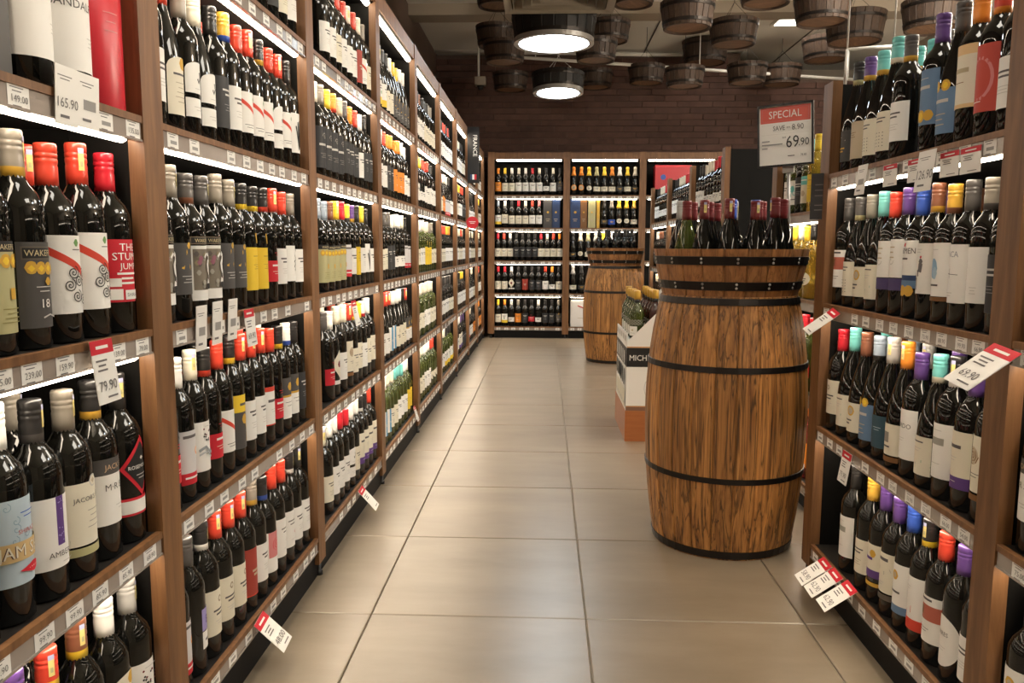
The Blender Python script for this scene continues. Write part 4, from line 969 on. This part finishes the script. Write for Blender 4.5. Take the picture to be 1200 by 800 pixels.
# ---------------------------------------------------------------- spirits shelving bottles, gift boxes and other small things
def spirits(z, zr, spec, where, kind=None):
    X = 1.02; it = spec; ys = relax([y_of(u, X+.06, z+zr) for u, *_ in it], [.0375]*len(it), 2.535, 3.60); order = sorted(range(len(ys)), key=lambda i: ys[i])
    for n, i in enumerate(order):
        u, c, l, gl = it[i]; add(X+.022+.0375, ys[i], z, PI+R.uniform(-.2, .5), 'bord', c, l, f'{ORD[n]} along {where}', gl, kind=kind if gl != 'dark_glass' else None)
spirits(.82, .2, ((953, 'k', 'cl', 'clear_wine'), (938, 'y', 'yl', 'clear_wine'), (924, 'w', 'c', 'clear_wine'), (916, 'y', 'w', 'clear_wine'), (907, 'k', 'w', 'clear_wine')), 'the grey middle shelf behind the barrel', 'white_wine_bottle')
spirits(1.165, .1, ((938, 't', 'tt', 'green_glass'), (950, 'y', 'yl', 'clear_wine'), (921, 'k', 'bk', 'dark_glass'), (908, 'w', 'oct', 'green_glass'), (898, 's', 'w', 'green_glass')), 'the grey upper shelf behind the barrel', 'white_wine_bottle')
spirits(.45, .2, ((953, 'R', 'rd', 'green_glass'), (944, 'R', 'w', 'green_glass'), (935, 'R', 'rd', 'green_glass')), 'the lower shelf behind the barrel', 'white_wine_bottle')
spirits(.1, .2, ((952, 'o', 'og', 'rose_glass'), (943, 'o', 'og', 'rose_glass')), 'the bottom shelf behind the barrel', 'rose_wine_bottle')
def gift_box(x, y, z, w, d, h, col, label, rz=0., deco=None):
    t = empty('gift_box', (x, y, z), rz); tag(t, label, 'box', 'gift boxes on the shelves')
    c = .0015
    m = MB(); m.box((-w/2, -d/2, 0), (w/2, d/2, h-.03), 0, col); link('box', m.mesh('box', 'print_gloss'), t)
    m = MB(); m.box((-w/2-c, -d/2-c, h-.029), (w/2+c, d/2+c, h), 0, col); link('lid', m.mesh('lid', 'print_gloss'), t)
    s = Sheet(); (deco or (lambda s: s.disc(0, h*.55, w*.13, 'Y').lines(0, h*.3, w*.5, 2, 'T', .02, .006)))(s)
    m = MB(); s.flat(m, Matrix.Translation((0, -d/2-.001, 0))); link('print', m.mesh('print', 'print_gloss'), t)
def gx(u): return x_of(u, YB+.05, ZS[3]+.15)
for u0, u1, c, l in ((635, 646, 'G', 'charcoal gift box beside the navy box, fourth shelf of the first end bay'), (647, 657, 'n', 'navy gift box with gold dot, fourth shelf of the first end bay'), (667, 679, 'n', 'wide navy gift box at the start of the second end bay'),
                     (680, 688, 'D', 'brown gift box between the navy and olive boxes'), (689, 698, 'q', 'olive-gold gift box next to the champagne bottles'), (699, 703, 'Y', 'narrow gold tin beside the champagne bottles')):
    a, b_ = gx(u0), gx(u1)
    gift_box(max((a+b_)/2, XB[0]+.70*(BW-POST)+.06) if u0 == 635 else ((a+b_)/2-(.006 if u0 == 647 else 0)+(.010 if u0 == 667 else 0)), YB+.09, ZS[3]+.0005, b_-a-.004, .1, .315, c, l)
def wine_case(s): s.seg(-.1, .24, .0, .2, .012, 'R').seg(0, .2, .1, .21, .012, 'R').poly([(-.03, .12), (.03, .12), (.01, .2), (-.01, .2)], 'T'); s.k += 1; s.disc(0, .06, .03, 'T').disc(0, .06, .025, 'c').seg(-.1, .1, .1, .09, .004, 'T')
xa, xb = x_of(668, YB+.02, .2), x_of(706, YB+.02, .2)
gift_box((xa+xb)/2, YB+.16, ZS[0]+.0005, xb-xa-.01, .25, .30, 'w', 'white wine carton with red ribbon print on the bottom shelf, second end bay', 0, wine_case)
gift_box(xb+.2, YB+.16, ZS[0]+.0005, .36, .25, .30, 'w', 'plain white wine carton half hidden behind the far barrel', 0, lambda s: s.disc(0, .15, .06, 'T').disc(0, .15, .05, 'w'))
xa = x_of(768, YB+.02, 1.8)
gift_box(xa+.2, YB+.12, ZS[4]+.0005, .40, .16, .33, 'R', 'red carton with a blue seal on the top shelf, end bay corner', 0, lambda s: s.disc(-.11, .2, .03, 'u').disc(.05, .1, .06, 'k').rect(-.18, .04, -.02, .12, 'R'))
# tall red tin and dark gift carton on the first wall bay
lo, hi = lr(0)
xt = XL-.055
t = empty('gift_tin', (xt, TIN_Y, ZS[3]+.0005), -.35); tag(t, 'tall red cylindrical gift tin beside a magnum on the first wall bay', 'tin')
link('body', MB().lathe([(.046, 0), (.047, .003), (.047, .33)], 28, c='R').mesh('body', 'print_gloss'), t)
link('lid', MB().lathe([(.048, .3303), (.048, .352), (.045, .355)], 28, c='R').mesh('lid', 'print_gloss'), t)
s = Sheet().line(spiral(-.002, .232, .014, 1.4, 18), .004, 'P').line([(-.012, .215), (-.006, .235), (.0, .25)], .004, 'P').lines(.012, .215, .03, 1, 'P', th=.006).lines(0, .15, .03, 3, 'P', .014)
m = MB(); s.bend(m, .047, 0); link('print', m.mesh('print', 'print_gloss'), t)
gy = BOX_Y
gift_box(XL-.08, gy, ZS[3]+.0005, .09, .09, .34, 'G', 'dark green-black gift carton at the camera end of the first wall bay', PI/2+.0, lambda s: s.lines(0, .18, .05, 3, (.2, .22, .18), .012).lines(0, .1, .06, 2, (.2, .22, .18), .02, .01))
# promotional cards
def on(u, v, X): 
    d = ray(u, v); return d*(X/d.x)+Vector((0, 0, EYE))
def cardat(u, v, price, w, h, label, side=1, tilt=0., roll=0., red=True, out=.006, X=None):
    """top edge centre at pixel (u, v) on the rail front"""
    X = X if X is not None else (XL if side > 0 else XR); p = on(u, v, X)
    o = link('price_card', tag_mesh(price, w, h, red)); 
    o.matrix_world = Matrix.Translation((p.x+side*out, p.y, p.z)) @ Matrix.Rotation(PI/2*side, 4, 'Z') @ Matrix.Rotation(roll, 4, 'Y') @ Matrix.Rotation(-tilt, 4, 'X') @ Matrix.Translation((0, 0, -h))
    return tag(o, label, 'price card', 'price cards clipped to shelf rails')
cardat(113, 398, '79.90', .062, .098, 'red-topped price card hanging over the charcoal-labelled wine, first wall bay', 1, .12, 0)
cardat(73, 78, '165.90', .054, .082, 'tall white price card under the magnum, nearer one', 1, -.05, 0, False)
cardat(99, 88, '', .056, .078, 'tall white price card under the magnum, second one', 1, -.05, 0, False)
cardat(288, 362, '69.90', .06, .085, 'red-topped price card on the second wall bay beside the yellow wines', 1, .1, 0)
cardat(233, 358, '', .05, .09, 'tall white price card under the seahorse wines, nearer one', 1, -.05, 0, False)
cardat(252, 353, '', .05, .09, 'tall white price card under the seahorse wines, middle one', 1, -.05, 0, False)
cardat(270, 350, '', .05, .09, 'tall white price card under the seahorse wines, further one', 1, -.05, 0, False)
cardat(300, 724, '48.00', .062, .098, 'red-topped price card swinging out below the second wall bay', 1, .75, -.15)
cardat(420, 572, '', .06, .098, 'small red-topped price card below the third wall bay', 1, .7, -.1)
cardat(484, 476, '', .05, .08, 'white price card with red top beside the green bottles, fourth wall bay', 1, .3, 0)
cardat(412, 352, '', .07, .09, 'curled white price card under the fifth row, third wall bay', 1, .2, 0)
cardat(983, 364, '', .06, .10, 'white price card curling off the island post, second rail', -1, .9, .2)
cardat(996, 530, '79.90', .062, .085, 'red-topped price card over the lone black bottle, island shelving', -1, .15, 0)
for j, (u, v, pz, nm) in enumerate(((972, 658, '58.90', 'first'), (985, 671, '62.90', 'second'), (1002, 686, '62.90', 'third'))):
    cardat(u, v, pz, .068, .10, f'{nm} of three red-topped price cards below the bottom rail of the island shelving', -1, .95, .05, out=.004+.001*j)
cardat(1195, 408, '69.90', .085, .105, 'large tilted red-topped price card on the near island post', -1, .9, .1, out=.02)
cardat(1022, 193, '', .06, .075, 'white price card clipped to the lit top rail of the island, far one', -1, .1, 0, False, out=.022)
cardat(1100, 176, '126.90', .075, .085, 'white price card clipped to the lit top rail of the island, near one', -1, .1, 0, False, out=.022)
for j, u in enumerate((1045, 1075, 1115, 1140)):
    cardat(u, 194-(u-1040)*.22, '', .075, .05, f'{ORD[j]} flat red-edged card in the top rail of the island', -1, 0, 0, True, out=.003)
# small dark plaque on the far island post
p = on(962, 203, XR-.006)
t = empty('shelf_plaque', (p.x, p.y, p.z-.135)); tag(t, 'small dark grey plaque fixed to the far post of the island shelving', 'plaque')
t.rotation_euler = (0, 0, -PI/2+.9)
m = MB().box((-.026, -.004, 0), (.026, .0, .135)); link('board', m.mesh('board', 'sign_frame'), t)
for v_ in (.1, .084, .068, .04, .026):
    s = Sheet().lines(0, v_, .03, 1, (.10, .09, .085), .018, .003); m = MB(); s.flat(m, Matrix.Translation((0, -.0046, 0))); link('print_line', m.mesh('print_line', 'print_paper'), t)
# country sign at the end of the wall shelving
p = on(551, 148, XL)
t = empty('country_sign', (XL, 7.05, 1.58)); tag(t, 'narrow dark blade sign with vertical white lettering and a small tricolour flag', 'sign')
link('board', MB().box((.001, -.006, 0), (.105, .006, .48)).mesh('board', 'sign_frame'), t)
s = Sheet().text('FRANCE', .052, .32, .035, 'w', 0, -PI/2)
m = MB(); s.flat(m, Matrix.Translation((0, -.0066, 0))); link('lettering', m.mesh('lettering', 'print_paper'), t)
s = Sheet()
s.rect(.025, .03, .043, .075, 'n', 1).rect(.043, .03, .061, .075, 'w', 1).rect(.061, .03, .08, .075, 'R', 1)
m = MB(); s.flat(m, Matrix.Translation((0, -.0066, 0))); link('flag', m.mesh('flag', 'print_paper'), t)
# round red wobbler
p = on(540, 254, XL)
t = empty('shelf_wobbler', (XL+.004, p.y, ZS[3]-.02)); tag(t, 'round red tag standing out from the wall shelving rail', 'tag')
link('strip', MB().box((0, -.004, -.002), (.06, .004, 0)).mesh('strip', 'clear_plastic'), t)
m = MB().lathe([(.05, 0), (.05, .002)], 24, c='R'); s = Sheet().lines(0, .005, .06, 2, 'w', .012, .005)
m.move(Matrix.Translation((.09, .001, 0)) @ Matrix.Rotation(PI/2, 4, 'X')); s.flat(m, Matrix.Translation((.09, -.0016, 0))); link('disc', m.mesh('disc', 'print_gloss'), t)
# SPECIAL sign on its stand behind the tub
YS = 3.02
A = at_y(893, 128, YS+.02); B = at_y(955, 112, YS-.06); C_ = at_y(893, 195, YS+.02)
w = math.hypot(B.x-A.x, B.y-A.y); h = A.z-C_.z+.004; rz = math.atan2(B.y-A.y, B.x-A.x)
t = empty('price_sign', (A.x, A.y, C_.z), rz); t.rotation_euler = (0, -.045, rz); tag(t, 'framed special price sign with red header standing behind the tub bottles', 'sign')
fw = .007
m = MB().box((-fw, -.006, -fw), (0, .01, h+fw)).box((w, -.006, -fw), (w+fw, .01, h+fw)).box((0, -.006, -fw), (w, .01, 0)).box((0, -.006, h), (w, .01, h+fw)).box((-fw, .01, -fw), (w+fw, .013, h+fw))
link('frame', m.mesh('frame', 'sign_frame'), t)
s = Sheet().rect(0, 0, w, h, 'w', 1).rect(.004, h*.72, w-.004, h*.985, (.66, .13, .10), 1)
for a in ((.009, .745, .0965),): pass
s.rect(.010, h*.745, w-.010, h*.75, 'P', 1).rect(.010, h*.955, w-.010, h*.96, 'P', 1).rect(.010, h*.745, .0112, h*.96, 'P', 1).rect(w-.0112, h*.745, w-.010, h*.96, 'P', 1)
s.text('SPECIAL', w/2, h*.795, h*.125, 'w', 0, 0, .86)
s.text('SAVE', w*.38, h*.585, h*.08, INK, 0, 0, .8).text('RM', w*.56, h*.61, h*.03, INK).text('8.90', w*.74, h*.575, h*.095, INK, 0, 0, .85)
s.rect(w*.04, h*.68, w*.94, h*.683, 'a', 1).rect(w*.04, h*.52, w*.94, h*.523, 'a', 1)
s.text('RM', w*.48, h*.44, h*.03, INK).text('69', w*.64, h*.28, h*.20, (.05, .05, .05), 0, 0, .8).text('.90', w*.855, h*.30, h*.125, (.05, .05, .05), 0, 0, .82)
for i, q in enumerate((.40, .34, .28)): s.rect(w*.05, h*q, w*(.2, .45, .16)[i], h*(q+.02), (.3, .3, .3), 1)
s.text('78.80', w*.85, h*.12, h*.04, INK, 0, 0, .8).rect(w*.55, h*.13, w*.68, h*.145, INK, 1)
m = MB(); s.flat(m, Matrix.Identity(4), dk=.0002); link('sheet', m.mesh('sheet', 'print_paper'), t)
m = MB().tube((w*.55, .012, -fw), (w*.55, .012, -.32), .006, 8).box((w*.44, .002, -.03), (w*.66, .02, -fw))
link('stand', m.mesh('stand', 'grey_metal'), t)
# thin white hanging frame over the island
pp = [at_y(990, 100, 2.9), at_y(993, 58, 2.9), at_y(1047, 54, 2.9)]
m = MB().tube(pp[0], pp[1], .006, 8).tube(pp[1], pp[2], .006, 8).tube(pp[2], (pp[2].x+.01, 2.9, ZC), .003, 6).tube(pp[1], (pp[1].x, 2.9, ZC), .003, 6)
tag(link('hanging_rail', m.mesh('hanging_rail', 'white_pipe')), 'thin white hanging rail above the island shelving', 'rail')

# ---------------------------------------------------------------- build the bottles: individuals first, the smallest of a very large kind joined
GROUPN = {'red_wine_bottle': 'straight-shouldered dark wine bottles', 'sloping_wine_bottle': 'slope-shouldered dark wine bottles', 'white_wine_bottle': 'pale and green wine bottles', 'sparkling_wine_bottle': 'sparkling wine bottles',
          'rose_wine_bottle': 'rose wine bottles', 'magnum_bottle': 'large wine bottles', 'dark_wine_bottle': 'dark wine bottles'}
for b in BOTTLES:
    k = b['kind'] or ('sparkling_wine_bottle' if b['t'] == 'champ' else KIND.get((b['t'], b['gl']), 'white_wine_bottle'))
    b['kind'] = k; d = math.hypot(b['x'], b['y']); b['score'] = 1/d*(1 if b['rank'] == 0 else .55)
SHAPEN = {'red_wine_bottle': 'bottle', 'sloping_wine_bottle': 'sloping bottle', 'white_wine_bottle': 'pale bottle', 'sparkling_wine_bottle': 'sparkling bottle', 'rose_wine_bottle': 'pink bottle', 'magnum_bottle': 'magnum', 'dark_wine_bottle': 'dark bottle', 'lattice_bottle': 'lattice bottle'}
bykind = {}
for b in BOTTLES: bykind.setdefault(b['kind'], []).append(b)
MASS = {}
for k, bs in bykind.items():
    bs.sort(key=lambda b: -b['score'])
    for i, b in enumerate(bs):
        body = body_mesh(b['t'], b['gl']); cap = cap_mesh(b['t'], b['cap']); r = RAD[b['t']]
        lab, z0 = label_mesh(b['lab'], r)
        if b['t'] == 'burg': z0 = min(z0, .032)
        if b['t'] == 'champ': z0 = min(z0, .045)
        zs = R.uniform(.975, 1.025) if b['t'] != 'champ' else 1
        if i < 300:
            o = link(k, body, None, (b['x'], b['y'], b['z']+.0006), b['rz']); o.scale = (b['slim']*.997, b['slim']*.997, zs)
            link('capsule', cap, o); link('wine_label', lab, o, (0, 0, z0))
            cn = CAPN.get(b['cap'].replace('*', '')[0], 'grey')
            tag(o, f"{cn}-capped {SHAPEN[k]}, {DESC[b['lab']]}, {b['where']}", 'bottle', b['group'] or GROUPN[k])
        else:
            M = Matrix.Translation((b['x'], b['y'], b['z']+.0006)) @ Matrix.Rotation(b['rz'], 4, 'Z')
            MASS.setdefault(k, []).append((body, cap, lab, M, M @ Matrix.Translation((0, 0, z0))))
for k, L_ in MASS.items():
    bm = bmesh.new(); lay = bm.loops.layers.float_color.new('print')
    for body, cap, lab, M, M2 in L_:
        for me, X, mi in ((body, M, 0), (cap, M, 1), (lab, M2, 2)):
            at = me.color_attributes['print'].data; vs = [bm.verts.new(X @ v.co) for v in me.vertices]
            for p in me.polygons:
                f = bm.faces.new([vs[i] for i in p.vertices]); f.material_index = mi; f.smooth = p.use_smooth
                for lp, li in zip(f.loops, p.loop_indices): lp[lay] = at[li].color
    me = bpy.data.meshes.new('far_bottles'); bm.to_mesh(me); bm.free()
    for x in ('dark_glass', 'print_foil', 'print_paper'): me.materials.append(MAT[x])
    tag(link('distant_'+k+'s', me), 'the many small bottles far along the wall shelving', 'bottles', None, 'stuff')
